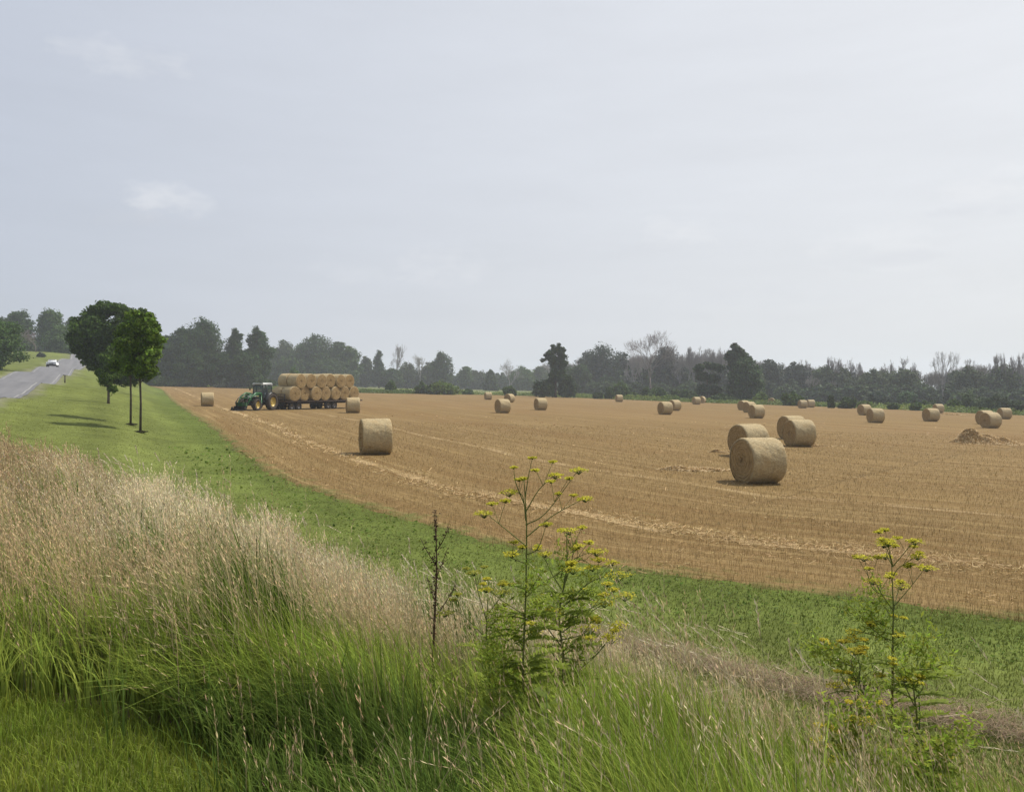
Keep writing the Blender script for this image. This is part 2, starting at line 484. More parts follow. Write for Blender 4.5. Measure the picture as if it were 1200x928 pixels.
# ------------------------------------------------------------------ ground sheet
def build_ground():
    rad = np.concatenate([[0.0], np.geomspace(.4, 160, 380), np.geomspace(163, 1500, 90)])
    nth = 720
    th = np.arange(nth) / nth * 2 * PI
    X = rad[:, None] * np.cos(th); Y = rad[:, None] * np.sin(th)
    sd, _ = seg_dist(X, Y, EDGE)
    rd, _ = seg_dist(X, Y, ROAD_C)
    Z = ground(X, Y, sd)
    infield = (sd < -1.2) & (in_poly(X, Y, FIELD_POLY_IN))
    Z = Z - np.where(infield, .08 + .0006 * np.abs(Y), 0) - .22 * sstep(ROAD_W / 2 - .2, ROAD_W / 2 - 1.2, np.abs(rd))
    n1 = np.sin(X * .9 + 1.3 * np.sin(Y * .7)) * np.sin(Y * 1.1 + X * .3)
    mown = np.array([.118, .138, .036]); lush = np.array([.088, .118, .024]); thatch = np.array([.13, .10, .055]); mead = np.array([.15, .165, .07]); farg = np.array([.09, .12, .045])
    col = np.ones(X.shape + (3,)) * mown * (1 + .10 * np.sin(rd * 2.6) + .06 * np.sin(rd * 1.1 + 1))[..., None]
    k = sstep(4, 0, sd)[..., None] * .7
    col = col * (1 - k) + lush * k
    tall = in_poly(X, Y, TALL)[..., None]
    col = np.where(tall, thatch, col)
    right = (sd < -3)[..., None]
    col = np.where(right, farg + (mead - farg) * sstep(225, 260, Y)[..., None], col)
    gr = .8 * sstep(ROAD_W / 2 + .9, ROAD_W / 2 + .1, np.abs(rd) + .3 * n1)[..., None]
    col = col * (1 - gr) + np.array([.19, .185, .12]) * gr
    V = np.stack([X, Y, Z], -1).reshape(-1, 3)
    i = np.arange(len(rad) - 1)[:, None] * nth; j = np.arange(nth)[None]
    j2 = (j + 1) % nth
    Fq = np.stack([i + j, i + nth + j, i + nth + j2, i + j2], -1).reshape(-1, 4)
    G = Geo(); G.add(V, Fq, col.reshape(-1, 3))
    G.obj('ground', M_GROUND, smooth=True, kind='structure')


def in_poly(x, y, P):
    x = np.asarray(x, float); y = np.asarray(y, float)
    ins = np.zeros(x.shape, bool)
    n = len(P)
    for i in range(n):
        x1, y1 = P[i]; x2, y2 = P[(i + 1) % n]
        if y1 == y2: continue
        c = ((y1 > y) != (y2 > y)) & (x < (x2 - x1) * (y - y1) / (y2 - y1) + x1)
        ins ^= c
    return ins


FAR = catmull([(170, -30), (160, 30), (122, 90), (82, 125), (68, 155), (38, 181), (0, 224), (-37, 206), (-66, 226), (-100, 268), (-135, 312)], 6)
NEAR_I = EDGE[6:-6]
FIELD_POLY_IN = [tuple(p) for p in NEAR_I] + [tuple(p) for p in FAR[::-1]]
TALL = [(-3.4, 4.35), (-2.2, 4.2), (-1.3, 3.7), (-.9, 3.1), (0, 2.5), (3, 2.0), (9, 1.2), (9, 1.6), (5.2, 3.0), (3.4, 4.2), (2.7, 5.1), (2.0, 6.1), (.7, 7.5),
        (-1.4, 9.7), (-3.5, 11.7), (-8.6, 17), (-13.6, 21.7), (-19, 24), (-22, 20), (-14, 8), (-8, 5.5)]


def resample(P, s):
    L = np.concatenate([[0], np.cumsum(np.linalg.norm(np.diff(P, axis=0), axis=1))]); L /= L[-1]
    return np.stack([np.interp(s, L, P[:, 0]), np.interp(s, L, P[:, 1])], 1)


def build_field():
    ns, nt_ = 520, 150
    idx = np.linspace(0, len(NEAR_I) - 1, ns)
    E = np.stack([np.interp(idx, np.arange(len(NEAR_I)), NEAR_I[:, k]) for k in (0, 1)], 1)
    # wobble of the mown / cut border
    nn = normals2(E); ee = np.concatenate([[0], np.cumsum(np.linalg.norm(np.diff(E, axis=0), axis=1))])
    E = E + nn * ((.05 * np.sin(ee * 3.3) + .07 * np.sin(ee * 2.1) + .10 * np.sin(ee * .77 + 1) + .08 * np.sin(ee * 5.1 + 2 * np.sin(ee)))[:, None])
    G_ = resample(FAR, idx / idx[-1])
    t = np.linspace(0, 1, nt_) ** 2.2
    X = E[:, None, 0] * (1 - t) + G_[:, None, 0] * t
    Y = E[:, None, 1] * (1 - t) + G_[:, None, 1] * t
    sd, arc = seg_dist(X, Y, EDGE)
    inw = np.hypot(X - E[:, None, 0], Y - E[:, None, 1])
    Z = ground(X, Y, sd) - .035 + .075 * sstep(0, .55, inw)
    V = np.stack([X, Y, Z], -1).reshape(-1, 3)
    i = np.arange(ns - 1)[:, None] * nt_; j = np.arange(nt_ - 1)[None]
    Fq = np.stack([i + j, i + j + 1, i + nt_ + j + 1, i + nt_ + j], -1).reshape(-1, 4)
    G = Geo(); G.add(V, Fq)
    me = G.mesh('field', M_FIELD, True)
    uv = me.uv_layers.new(name='rows')
    li = np.empty(len(me.loops), np.int32); me.loops.foreach_get('vertex_index', li)
    UV = np.stack([-sd.ravel()[li], arc.ravel()[li]], 1)
    uv.data.foreach_set('uv', UV.astype(np.float32).ravel())
    link('field', me, kind='structure')


def build_road():
    n = len(ROAD_R); ks = np.linspace(0, 1, 9)
    P = ROAD_R[:, None] * (1 - ks[None, :, None]) + ROAD_L[:, None] * ks[None, :, None]
    P = np.stack([np.interp(np.linspace(0, n - 1, 300), np.arange(n), P[:, a, k]) for a in range(9) for k in (0, 1)], -1).reshape(300, 9, 2)
    X, Y = P[..., 0], P[..., 1]
    Z = ground(X, Y) + .03 + .07 * (1 - (2 * ks - 1) ** 2)[None]
    V = np.stack([X, Y, Z], -1).reshape(-1, 3)
    i = np.arange(299)[:, None] * 9; j = np.arange(8)[None]
    Fq = np.stack([i + j, i + 9 + j, i + 9 + j + 1, i + j + 1], -1).reshape(-1, 4)
    G = Geo(); G.add(V, Fq[:, ::-1])
    me = G.mesh('road', M_ROAD, True)
    uv = me.uv_layers.new(name='rows')
    li = np.empty(len(me.loops), np.int32); me.loops.foreach_get('vertex_index', li)
    L = np.concatenate([[0], np.cumsum(np.linalg.norm(np.diff(P[:, 0], axis=0), axis=1))])
    UV = np.stack([np.tile(ks * ROAD_W, (300, 1)).ravel()[li], np.repeat(L, 9)[li]], 1)
    uv.data.foreach_set('uv', UV.astype(np.float32).ravel())
    link('road', me, kind='structure')
    # worn pale edge lines and centre line
    for kk, nm in ((.06, 'edge_line'), (.94, 'edge_line')):
        c = P[:, 0] * (1 - kk) + P[:, 8] * kk; nn = normals2(c)
        G = Geo(); w = .07
        a = c - nn * w; b_ = c + nn * w
        zz = np.interp(kk, ks, np.arange(9)); i0 = int(zz); f = zz - i0; i1 = min(8, i0 + 1)
        zc = Z[:, i0] * (1 - f) + Z[:, i1] * f + .012
        V = np.concatenate([np.column_stack([a, zc]), np.column_stack([b_, zc])])
        q = np.arange(299)
        G.add(V, np.stack([q, q + 1, q + 301, q + 300], 1)[:, ::-1] , (.27, .267, .26))
        G.obj(nm, M_BARK, kind='structure')


# ------------------------------------------------------------------ grasses
def blades(G, x, y, z, h, w, lean, ldir, cb, ct, lev=(0, .35, .7, 1.0), tw=None):
    """curved tapered blades; returns tip positions and tip directions"""
    n = len(x)
    if n == 0: return
    yaw = ldir + PI / 2 + rng.normal(0, .7, n) if tw is None else tw
    sx, sy = np.cos(yaw), np.sin(yaw)
    lev = np.array(lev); m = len(lev)
    t = lev[None]
    H = h[:, None] * t * (1 - .35 * np.minimum(lean, 1.4)[:, None] * t ** 2)
    D = h[:, None] * lean[:, None] * t ** 2 * .8
    cx = x[:, None] + np.cos(ldir)[:, None] * D; cy = y[:, None] + np.sin(ldir)[:, None] * D; cz = z[:, None] + H
    W = w[:, None] * np.maximum(1 - t ** 2.2, .06) * .5
    V = np.empty((n, m, 2, 3))
    for s, sg in ((0, -1), (1, 1)):
        V[:, :, s, 0] = cx + sg * sx[:, None] * W; V[:, :, s, 1] = cy + sg * sy[:, None] * W; V[:, :, s, 2] = cz
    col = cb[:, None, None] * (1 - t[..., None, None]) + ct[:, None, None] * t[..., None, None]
    col = np.broadcast_to(col, (n, m, 2, 3))
    base = np.arange(n)[:, None] * (2 * m)
    q = np.array([[2 * i, 2 * i + 1, 2 * i + 3, 2 * i + 2] for i in range(m - 1)])
    Fq = (base[:, :, None] + q[None]).reshape(-1, 4)
    G.add(V.reshape(-1, 3), Fq, col.reshape(-1, 3))
    return np.stack([cx[:, -1], cy[:, -1], cz[:, -1]], 1), np.stack([cx[:, -1] - cx[:, -2], cy[:, -1] - cy[:, -2], cz[:, -1] - cz[:, -2]], 1)


def nz2(x, y, s=1.0, k=0):
    """cheap smooth noise about 0..1"""
    x = x * s + k * 3.1; y = y * s + k * 7.7
    v = np.sin(x + 1.7 * np.sin(y * .9 + k)) * np.cos(y * 1.2 + 1.3 * np.sin(x * .7)) + .5 * np.sin(2.3 * x + y * 1.9 + k) * np.sin(2.1 * y - x * 1.1)
    return np.clip(.5 + .4 * v, 0, 1)


def polar(n, px0, px1, d0, d1, p=0.0):
    px = rng.uniform(px0, px1, n)
    u = rng.random(n)
    if p == 0: d = d0 * (d1 / d0) ** u
    else: d = (d0 ** p + u * (d1 ** p - d0 ** p)) ** (1 / p)
    return (px - 600) / F * d, d


def vary(c, n, a=.18):
    c = np.asarray(c, float)
    base = c if c.ndim == 2 else np.tile(c, (n, 1))
    return base * (1 + rng.normal(0, a, (n, 1))).clip(.4, 1.7) * (1 + rng.normal(0, a * .3, (n, 3)))


def lerp(a, b, k): return np.asarray(a) * (1 - k[:, None]) + np.asarray(b) * k[:, None]


def build_grass():
    # --- tall rank grass on the bank
    G = Geo()
    x, y = polar(230000, -420, 1560, 2.3, 24, -.15)
    m = in_poly(x, y, TALL)
    x, y = x[m], y[m]
    jx = x + rng.normal(0, .12, len(x)); jy = y + rng.normal(0, .12, len(x))
    # gaps where few stems grow
    gap = 1.15 * np.exp(-(((x + .19) / .28) ** 2 + ((y - 4.8) / .95) ** 2) ** 2) + np.exp(-(((x - 1.95) / .3) ** 2 + ((y - 4.7) / .5) ** 2)) + .5 * np.exp(-(((x - 3.2) / .6) ** 2 + ((y - 5.0) / .6) ** 2))
    keep = rng.random(len(x)) > .85 * gap
    keep &= rng.random(len(x)) < .45 + .75 * nz2(x, y, 2.3, 4)
    x, y = jx[keep], jy[keep]
    n = len(x)
    cs = .16 * np.maximum(1, y / 6); gx_, gy_ = np.floor(x / cs), np.floor(y / cs)      # tufts
    hx = np.modf(np.abs(np.sin(gx_ * 12.9898 + gy_ * 78.233) * 43758.5453))[0]; hy = np.modf(np.abs(np.sin(gx_ * 39.346 + gy_ * 11.135) * 24634.6345))[0]
    tuft = rng.random(n) < .6
    x = np.where(tuft, (gx_ + hx) * cs + rng.normal(0, .035, n) * cs / .16, x); y = np.where(tuft, (gy_ + hy) * cs + rng.normal(0, .035, n) * cs / .16, y)
    z = ground(x, y)
    clump = nz2(x, y, 1.6, 1); broad = nz2(x, y, .5, 2)
    sc = np.maximum(1, y / 5)
    front = sstep(5.5, 4.1, y + (clump - .5) * 1.2 - .9 * sstep(-1, .2, x))       # green zone in front
    right = sstep(.5, 1.6, x)
    gs = lambda a, b, r1, r2: np.exp(-(((x - a) / r1) ** 2 + ((y - b) / r2) ** 2))
    spots_ = gs(-2.6, 6.7, .75, 1.1) + gs(-4.9, 8.9, .8, 1.0) + gs(-1.5, 5.0, .4, .4) + gs(-6.5, 11.5, .8, .8) + gs(-.5, 7.0, .5, .7) + gs(-4.4, 7.2, .5, .4)
    green_patch = np.clip(.75 * sstep(.60, .8, nz2(x, y, .75, 5)) * sstep(5.5, 7, y) + 1.1 * spots_, 0, 1)
    pdry = np.clip((.40 + .35 * nz2(x, y, .55, 11)) * (1 - front) + .025 + .05 * right, 0, 1) * (1 - .96 * green_patch) * (1 - .45 * right)
    dry = rng.random(n) < pdry
    h = (.55 + .38 * clump + .12 * broad + rng.normal(0, .09, n)) * np.where(dry, 1.12, .88)
    h *= 1 - .38 * sstep(3.85, 3.2, y) * (x < -.4)
    h *= 1 - .15 * right
    h *= 1 - .34 * np.exp(-((x + .15) / .38) ** 2) * (y < 4.15)
    h *= 1 - (.34 * sstep(-3.5, .5, x) + .10 * sstep(1, 2.5, x)) * sstep(4.4, 5.4, y)
    bd, _ = seg_dist(x, y, np.array(TALL[6:17])); h *= .55 + .45 * sstep(0, 1.6, np.abs(bd))
    nb_, _ = seg_dist(x, y, np.array(TALL[0:4])); h *= .55 + .45 * sstep(0, .75, np.abs(nb_))
    h *= 1 + (.30 * (hx - .5) + .22 * (nz2(x, y, 1.05, 12) - .5)) * sstep(4.0, 5.5, y)
    h *= 1 + .06 * green_patch + .25 * green_patch * (~dry)
    wind = PI * .92 + rng.normal(0, .7, n) + 1.6 * (nz2(x, y, .8, 13) - .5) + 1.2 * (hy - .5)
    lean = np.abs(rng.normal(.26, .2, n)) * (.6 + 1.2 * nz2(x, y, 1.3, 14)) + .10 * (1 - dry)
    # green blades
    g = ~dry
    gc = lerp([.12, .195, .025], [.27, .33, .055], nz2(x, y, 1.1, 6) * .6 + .4 * front)
    gc = lerp(gc, np.array([.062, .105, .02]), .8 * sstep(.35, .8, green_patch + .8 * sstep(4.3, 3.7, y) * (x < 0)))
    k = g
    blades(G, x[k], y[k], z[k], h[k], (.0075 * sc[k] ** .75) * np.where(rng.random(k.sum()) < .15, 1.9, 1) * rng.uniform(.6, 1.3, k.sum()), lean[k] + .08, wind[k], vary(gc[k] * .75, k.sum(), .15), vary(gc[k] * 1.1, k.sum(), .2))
    # basal leaves of the dry-headed stems
    k = dry
    gb = lerp([.10, .145, .04], [.22, .19, .085], sstep(5, 11, y))
    nb = k.sum()
    blades(G, x[k] + rng.normal(0, .03, nb), y[k] + rng.normal(0, .03, nb), z[k], h[k] * rng.uniform(.45, .8, nb), (.007 * sc[k] ** .75) * rng.uniform(.6, 1.3, nb), lean[k] + .35, rng.uniform(0, 2 * PI, nb), vary(gb[k], nb), vary(gb[k] * np.array([1.5, 1.2, 1.1]), nb, .25), (0, .4, .75, 1))
    # dry culms + panicles
    cream = sstep(-.60, -.44, x / y + .12 * (nz2(x, y, .7, 15) - .5)) * sstep(5.2, 7.2, y)
    tan = lerp([.45, .325, .175], [.70, .61, .40], np.clip(nz2(x, y, .8, 8) * .45 + .65 * cream, 0, 1)) * (.72 + .34 * hx + .22 * nz2(x, y, 1.9, 17))[:, None]
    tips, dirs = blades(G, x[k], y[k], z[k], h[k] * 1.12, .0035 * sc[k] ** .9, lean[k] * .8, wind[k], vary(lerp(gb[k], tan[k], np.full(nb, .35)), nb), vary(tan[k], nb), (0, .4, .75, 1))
    dirs /= np.linalg.norm(dirs, axis=1)[:, None] + 1e-9
    pan = np.where(y[k] < 2.9, 0, 1)
    for j in range(9):
        t = j / 8
        ln = .036 * (1 - .4 * t) * sc[k] ** .4
        cpos = tips - dirs * ((.015 + .17 * (1 - t)) * rng.uniform(.8, 1.2, nb))[:, None]
        yaw = rng.uniform(0, 2 * PI, nb)
        out = np.stack([np.cos(yaw), np.sin(yaw), np.full(nb, .6)], 1) * rng.uniform(.2, .75, (nb, 1)) + dirs
        out /= np.linalg.norm(out, axis=1)[:, None]
        sd_ = np.stack([np.cos(yaw + 1.57), np.sin(yaw + 1.57), 0 * yaw], 1) * (.0024 * sc[k] ** .95 * rng.uniform(.6, 1.3, nb))[:, None]
        a = cpos; b_ = cpos + out * (ln * .5)[:, None] + sd_; c_ = cpos + out * ln[:, None]; d_ = cpos + out * (ln * .5)[:, None] - sd_
        V = np.stack([a, b_, c_, d_], 1).reshape(-1, 3)
        G.add(V, np.arange(nb * 4).reshape(-1, 4), np.repeat(vary(tan[k], nb, .2) * 1.05, 4, 0))
    G.obj('tall_grass', M_DRY, kind='stuff', label='tall seeding grass, green in front and dry pinkish tan behind', category='tall grass')

    # --- arching pale plume stems above the rest
    G = Geo()
    spots = [(-.15, 6.2, 16), (1.6, 5.6, 30), (2.4, 5.2, 20), (1.2, 6.4, 22), (.3, 6.8, 26), (-2.2, 9.3, 40), (-3.6, 10.8, 50), (-7.5, 15.5, 60), (3.7, 5.0, 12), (-3, 7, 40), (-6, 9.5, 50), (-1.5, 8.4, 30), (-9.5, 14, 60), (-5.2, 13, 40), (3.2, 4.1, 10)]
    for sx, sy, nn in spots:
        px = sx + rng.normal(0, .28 + sy * .03, nn); py = sy + rng.normal(0, .3, nn)
        hh = rng.uniform(.75, 1.15, nn); ln = np.abs(rng.normal(.55, .25, nn)); wd = PI * .95 + rng.normal(0, .5, nn)
        tn = vary([.50, .44, .30], nn, .12)
        s = max(1, sy / 5)
        tips, dirs = blades(G, px, py, ground(px, py), hh, np.full(nn, .0035 * s), ln, wd, vary([.20, .22, .08], nn), tn, (0, .25, .5, .7, .85, 1))
        dirs /= np.linalg.norm(dirs, axis=1)[:, None]
        for j in range(16):
            t = j / 15
            cpos = tips - dirs * (.20 * (1 - t)) - np.array([0, 0, .03 * t])
            yaw = rng.uniform(0, 2 * PI, nn)
            out = dirs + np.stack([np.cos(yaw), np.sin(yaw), 0 * yaw], 1) * .35
            sd_ = np.stack([np.cos(yaw + 1.57), np.sin(yaw + 1.57), 0 * yaw], 1) * .004 * s
            l = .035
            V = np.stack([cpos, cpos + out * l * .5 + sd_, cpos + out * l, cpos + out * l * .5 - sd_], 1).reshape(-1, 3)
            G.add(V, np.arange(nn * 4).reshape(-1, 4), np.repeat(vary([.52, .45, .32], nn, .12), 4, 0))
    G.obj('plume_grass', M_DRY, kind='stuff', label='arching pale grass plumes above the bank', category='plume grass')

    # --- mown grass: near lawn corner and strip to the field
    G = Geo()
    x, y = polar(52000, -420, 620, 1.9, 4.6, .6)
    m = ~in_poly(x, y, TALL) & (x < .3)
    x, y = x[m], y[m]; n = len(x)
    gc = lerp([.18, .25, .03], [.28, .33, .045], nz2(x, y, 3, 1))
    blades(G, x, y, ground(x, y), rng.uniform(.05, .12, n), rng.uniform(.003, .006, n), rng.uniform(.2, .9, n), rng.uniform(0, 2 * PI, n), vary(gc * .7, n), vary(gc, n, .2), (0, .55, 1))
    x, y = polar(260000, -150, 1450, 4.5, 75, -.5)
    sd, _ = seg_dist(x, y, EDGE); rd, _ = seg_dist(x, y, ROAD_C)
    m = ~in_poly(x, y, TALL) & (rng.random(len(x)) < sstep(-.95, .25, sd + .7 * (nz2(x, y, 2.5, 3) - .5)) ** 1.6) & (np.abs(rd) > ROAD_W / 2 + .8) & (rd < 0)
    x, y, sd = x[m], y[m], sd[m]; n = len(x)
    s = np.maximum(1, y / 8)
    gc = lerp([.115, .155, .024], [.18, .195, .044], np.clip(nz2(x, y, .8, 2) * .7 + .5 * sstep(2.5, 6, sd), 0, 1))
    gc = gc * (1 + .09 * np.sin(rd * 2.6))[m][:, None] if len(rd) != len(x) else gc
    gc = lerp(gc, [.17, .18, .07], .35 * sstep(.55, .8, nz2(x, y, .35, 6)))
    hh = rng.uniform(.028, .060, n) * (1 + .25 * sstep(1.4, .5, sd) - .35 * sstep(.4, -.2, sd)) * s ** .25 * (1 - .45 * sstep(9, 20, y))
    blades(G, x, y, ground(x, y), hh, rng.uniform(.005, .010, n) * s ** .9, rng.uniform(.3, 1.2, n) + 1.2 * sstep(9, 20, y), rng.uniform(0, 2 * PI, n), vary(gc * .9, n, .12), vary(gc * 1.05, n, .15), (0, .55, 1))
    G.obj('mown_grass', M_GRASS, kind='stuff', label='short mown green grass between the tall grass and the field', category='mown grass')

    # --- clover and broad low weeds along the field border
    G = Geo()
    x, y = polar(30000, -100, 1400, 7, 34, -.4)
    sd, _ = seg_dist(x, y, EDGE)
    w = nz2(x, y, 1.3, 9)
    m = (sd > -.3) & (sd < 1.6 + w) & (rng.random(len(x)) < w) & ~in_poly(x, y, TALL)
    x, y = x[m], y[m]; n = len(x); z = ground(x, y) + rng.uniform(.012, .055, n)
    leafquads(G, np.stack([x, y, z], 1), rng.normal(0, .5, (n, 3)) + [0, 0, 1.2], .02 * np.maximum(1, y / 10) * rng.uniform(.7, 1.5, n), vary([.10, .150, .022], n, .2))
    G.obj('clover', M_LEAF, kind='stuff', label='low leafy clover along the field edge', category='clover')

    # --- matted dead grass strip in the drain
    G = Geo()
    line = np.array([(-.5, 10.2), (1.2, 8.9), (2.0, 8.3), (2.9, 7.6), (4.2, 7.05), (6, 5.9), (9, 4.2)])
    s_ = rng.random(15000)
    P = resample(line, s_) + rng.normal(0, .24, (15000, 2))
    n = len(P); z = ground(P[:, 0], P[:, 1]) + .02 + np.abs(rng.normal(0, .05, n))
    dr = rng.uniform(0, 2 * PI, n)
    tc = lerp([.17, .125, .08], [.36, .27, .18], rng.random(n))
    blades(G, P[:, 0], P[:, 1], z, rng.uniform(.03, .12, n), rng.uniform(.004, .008, n), rng.uniform(1.5, 5, n), dr, vary(tc, n), vary(tc, n), (0, .5, 1))
    G.obj('dead_grass', M_DRY, kind='stuff', label='matted brown dead grass lying in the shallow drain', category='dead grass')


def leafquads(G, P, Nn, size, col, asp=1.0):
    """diamond leaves at P facing Nn"""
    n = len(P)
    Nn = Nn / (np.linalg.norm(Nn, axis=1)[:, None] + 1e-9)
    r = rng.normal(0, 1, (n, 3)); A = np.cross(Nn, r); A /= np.linalg.norm(A, axis=1)[:, None] + 1e-9
    B = np.cross(Nn, A)
    s = np.broadcast_to(np.asarray(size, float), (n,))[:, None]
    V = np.stack([P - A * s * asp, P + B * s * .7, P + A * s * asp, P - B * s * .7], 1)
    V[:, 0] += Nn * s * .15; V[:, 2] += Nn * s * .15
    G.add(V.reshape(-1, 3), np.arange(n * 4).reshape(-1, 4), np.repeat(col, 4, 0))


def build_stubble():
    G = Geo()
    x, y = polar(230000, -150, 1500, 8, 60, -.55)
    sd, arc = seg_dist(x, y, EDGE)
    e = .05
    sx_, _ = seg_dist(x + e, y, EDGE); sy_, _ = seg_dist(x, y + e, EDGE)
    gx, gy = (sx_ - sd) / e, (sy_ - sd) / e
    gl = np.hypot(gx, gy) + 1e-9; gx /= gl; gy /= gl
    row = np.where(y < 26, np.round(sd / .19) * .19 + rng.normal(0, .022, len(x)), sd)
    x = x + gx * (row - sd); y = y + gy * (row - sd); sd = row
    m = (rng.random(len(x)) < sstep(.45, -.5, sd + .6 * (nz2(x, y, 3, 3) - .5)))
    x, y, sd = x[m], y[m], sd[m]; n = len(x); s = np.maximum(1, y / 11)
    bright = nz2(x * .8, y * .8, .5, 3)
    c = lerp([.198, .134, .050], [.325, .235, .10], np.clip(bright * .6 + rng.random(n) * .5, 0, 1))
    blades(G, x, y, ground(x, y) + .02, rng.uniform(.07, .15, n), .0045 * s ** .95 * rng.uniform(.7, 1.3, n), np.abs(rng.normal(.15, .2, n)), rng.uniform(0, 2 * PI, n), vary(c * .9, n), vary(c, n), (0, 1))
    G.obj('stubble', M_STRAW, kind='stuff', label='cut golden stubble standing in rows', category='stubble')
    # loose straw, thicker along the swaths
    G = Geo()
    x, y = polar(330000, -150, 1500, 8.5, 75, -.45)
    sd, arc = seg_dist(x, y, EDGE)
    u = -sd + (nz2(sd * .2, arc * .15, 1, 2) - .5) * 1.4
    fr = np.abs((u + 3.3) % 7.0 - .25)
    first = np.exp(-((u - 3.7) / .5) ** 2)
    band = np.exp(-(fr / .4) ** 2) * .5 * nz2(x, y, .8, 5) * (.15 + .85 * sstep(14, 3, u)) + first * .55 * (.35 + .65 * nz2(x, y, 1.1, 1))
    patch = sstep(.72, .95, nz2(x, y, .9, 7)) * .14
    m = (rng.random(len(x)) < band + patch + .006) & (sd < -.2 + .6 * rng.random(len(x)) ** 3)
    x, y = x[m], y[m]; n = len(x); s = np.maximum(1, y / 11)
    z = ground(x, y) + .03 + np.abs(rng.normal(0, .035, n)) * (1 + first[m])
    yaw = rng.uniform(0, 2 * PI, n); pit = rng.normal(0, .25, n); L_ = rng.uniform(.05, .16, n) * s ** .3; w = .0035 * s
    dx = np.stack([np.cos(yaw) * np.cos(pit), np.sin(yaw) * np.cos(pit), np.sin(pit)], 1) * L_[:, None] / 2
    sd_ = np.stack([-np.sin(yaw), np.cos(yaw), rng.normal(0, .6, n)], 1) * w[:, None]
    P = np.stack([x, y, z], 1)
    V = np.stack([P - dx - sd_, P + dx - sd_, P + dx + sd_, P - dx + sd_], 1).reshape(-1, 3)
    c = lerp([.36, .23, .09], [.58, .43, .22], rng.random(n) * .6 + .4 * first[m])
    G.add(V, np.arange(n * 4).reshape(-1, 4), np.repeat(vary(c, n, .1), 4, 0))
    G.obj('loose_straw', M_STRAW, kind='stuff', label='pale loose straw lying in swaths on the stubble', category='loose straw')


# ------------------------------------------------------------------ bales
def make_bale_meshes(seed, fuzz):
    r0 = .735; Lh = .61; k = 72
    r_ = np.random.default_rng(seed)

    def deform(G, amp):
        V = np.vstack(G.V); th = np.arctan2(V[:, 2], V[:, 0]); rr = np.hypot(V[:, 0], V[:, 2])
        f = 1 + amp * (np.sin(th * 2 + seed) + .6 * np.sin(th * 5 + seed * 2 + V[:, 1] * 3) + .5 * np.sin(th * 9 + V[:, 1] * 6))
        V[:, 0] *= f; V[:, 2] *= f
        V[:, 2] = np.where(V[:, 2] < -.70, -.70 + (V[:, 2] + .70) * .35, V[:, 2])   # weight-flattened foot
        V[:, 0] *= 1 + .015 * (V[:, 2] < 0) * np.minimum(1, -V[:, 2] / .5)
        V[:, 2] += .715
        G.V = [V]
    G = Geo()
    prof = [(0.0, Lh - .03)]
    rs = np.linspace(.05, .69, 18)
    for i, r in enumerate(rs): prof.append((r, Lh + .012 * math.sin(i * 2.1 + seed) - .02 * (r / .7) ** 4 - .02 * math.exp(-(r / .12) ** 2)))
    prof += [(.722, Lh - .045), (.728, Lh - .10), (.728, 0)]
    prof = prof + [(r, -h) for r, h in prof[:-1][::-1]]
    lathe(G, prof, k); deform(G, .010)
    V = np.vstack(G.V)
    ends = np.abs(V[:, 1]) > Lh - .1
    V[ends] += r_.normal(0, .006, (ends.sum(), 3)); G.V = [V]
    # frayed straw ends
    n = fuzz
    if n:
        sgn = r_.choice([-1, 1], n); rr = .72 * np.sqrt(r_.random(n)); th = r_.uniform(0, 2 * PI, n)
        P = np.stack([rr * np.cos(th), sgn * (Lh - .02), rr * np.sin(th) + .715], 1)
        tdir = np.stack([-np.sin(th), sgn * r_.uniform(.15, .9, n), np.cos(th)], 1) * (r_.uniform(.03, .09, n))[:, None]
        wv = r_.normal(0, 1, (n, 3)) * .0022
        V = np.stack([P - wv, P + tdir * .5 + wv, P + tdir, P + tdir * .5 - wv], 1).reshape(-1, 3)
        G.add(V, np.arange(4 * n).reshape(-1, 4))
    core = G.mesh('straw_core', M_CORE, True)
    G = Geo()
    prof = [(.690, Lh - .012), (.728, Lh - .022), (.744, Lh - .06), (.750, Lh - .14)]
    prof += [(.750 + .004 * math.sin(i * 1.9 + seed), h) for i, h in enumerate(np.linspace(Lh - .2, -Lh + .2, 12))]
    prof += [(r, -h) for r, h in [(.750, Lh - .14), (.744, Lh - .06), (.728, Lh - .022), (.690, Lh - .012)]]
    lathe(G, prof, 96); deform(G, .010)
    V = np.vstack(G.V); V += r_.normal(0, .006, V.shape); G.V = [V]
    if n:
        nn = n // 2
        th = r_.uniform(0, 2 * PI, nn); yy = r_.uniform(-.6, .6, nn)
        P = np.stack([.748 * np.cos(th), yy, .748 * np.sin(th) + .715], 1)
        out = np.stack([np.cos(th), r_.normal(0, 1.2, nn), np.sin(th)], 1) + r_.normal(0, .7, (nn, 3)); out *= (r_.uniform(.015, .05, nn))[:, None]
        wv = r_.normal(0, 1, (nn, 3)) * .002
        V = np.stack([P - wv, P + out * .5 + wv, P + out, P + out * .5 - wv], 1).reshape(-1, 3)
        V[:, 2] = np.maximum(V[:, 2], .01)
        G.add(V, np.arange(4 * nn).reshape(-1, 4))
    return core, G.mesh('net_wrap', M_NET, True)


BALE_PROTO = []


def bale(label, loc, rz, group, v=0):
    if not BALE_PROTO:
        for s in range(4): BALE_PROTO.append(make_bale_meshes(s + 1, 1800 if s < 2 else 500))
    t = thing('round_bale', label, 'straw bale', loc, rz, group)
    link('straw_core', BALE_PROTO[v][0], t); link('net_wrap', BALE_PROTO[v][1], t)
    return t


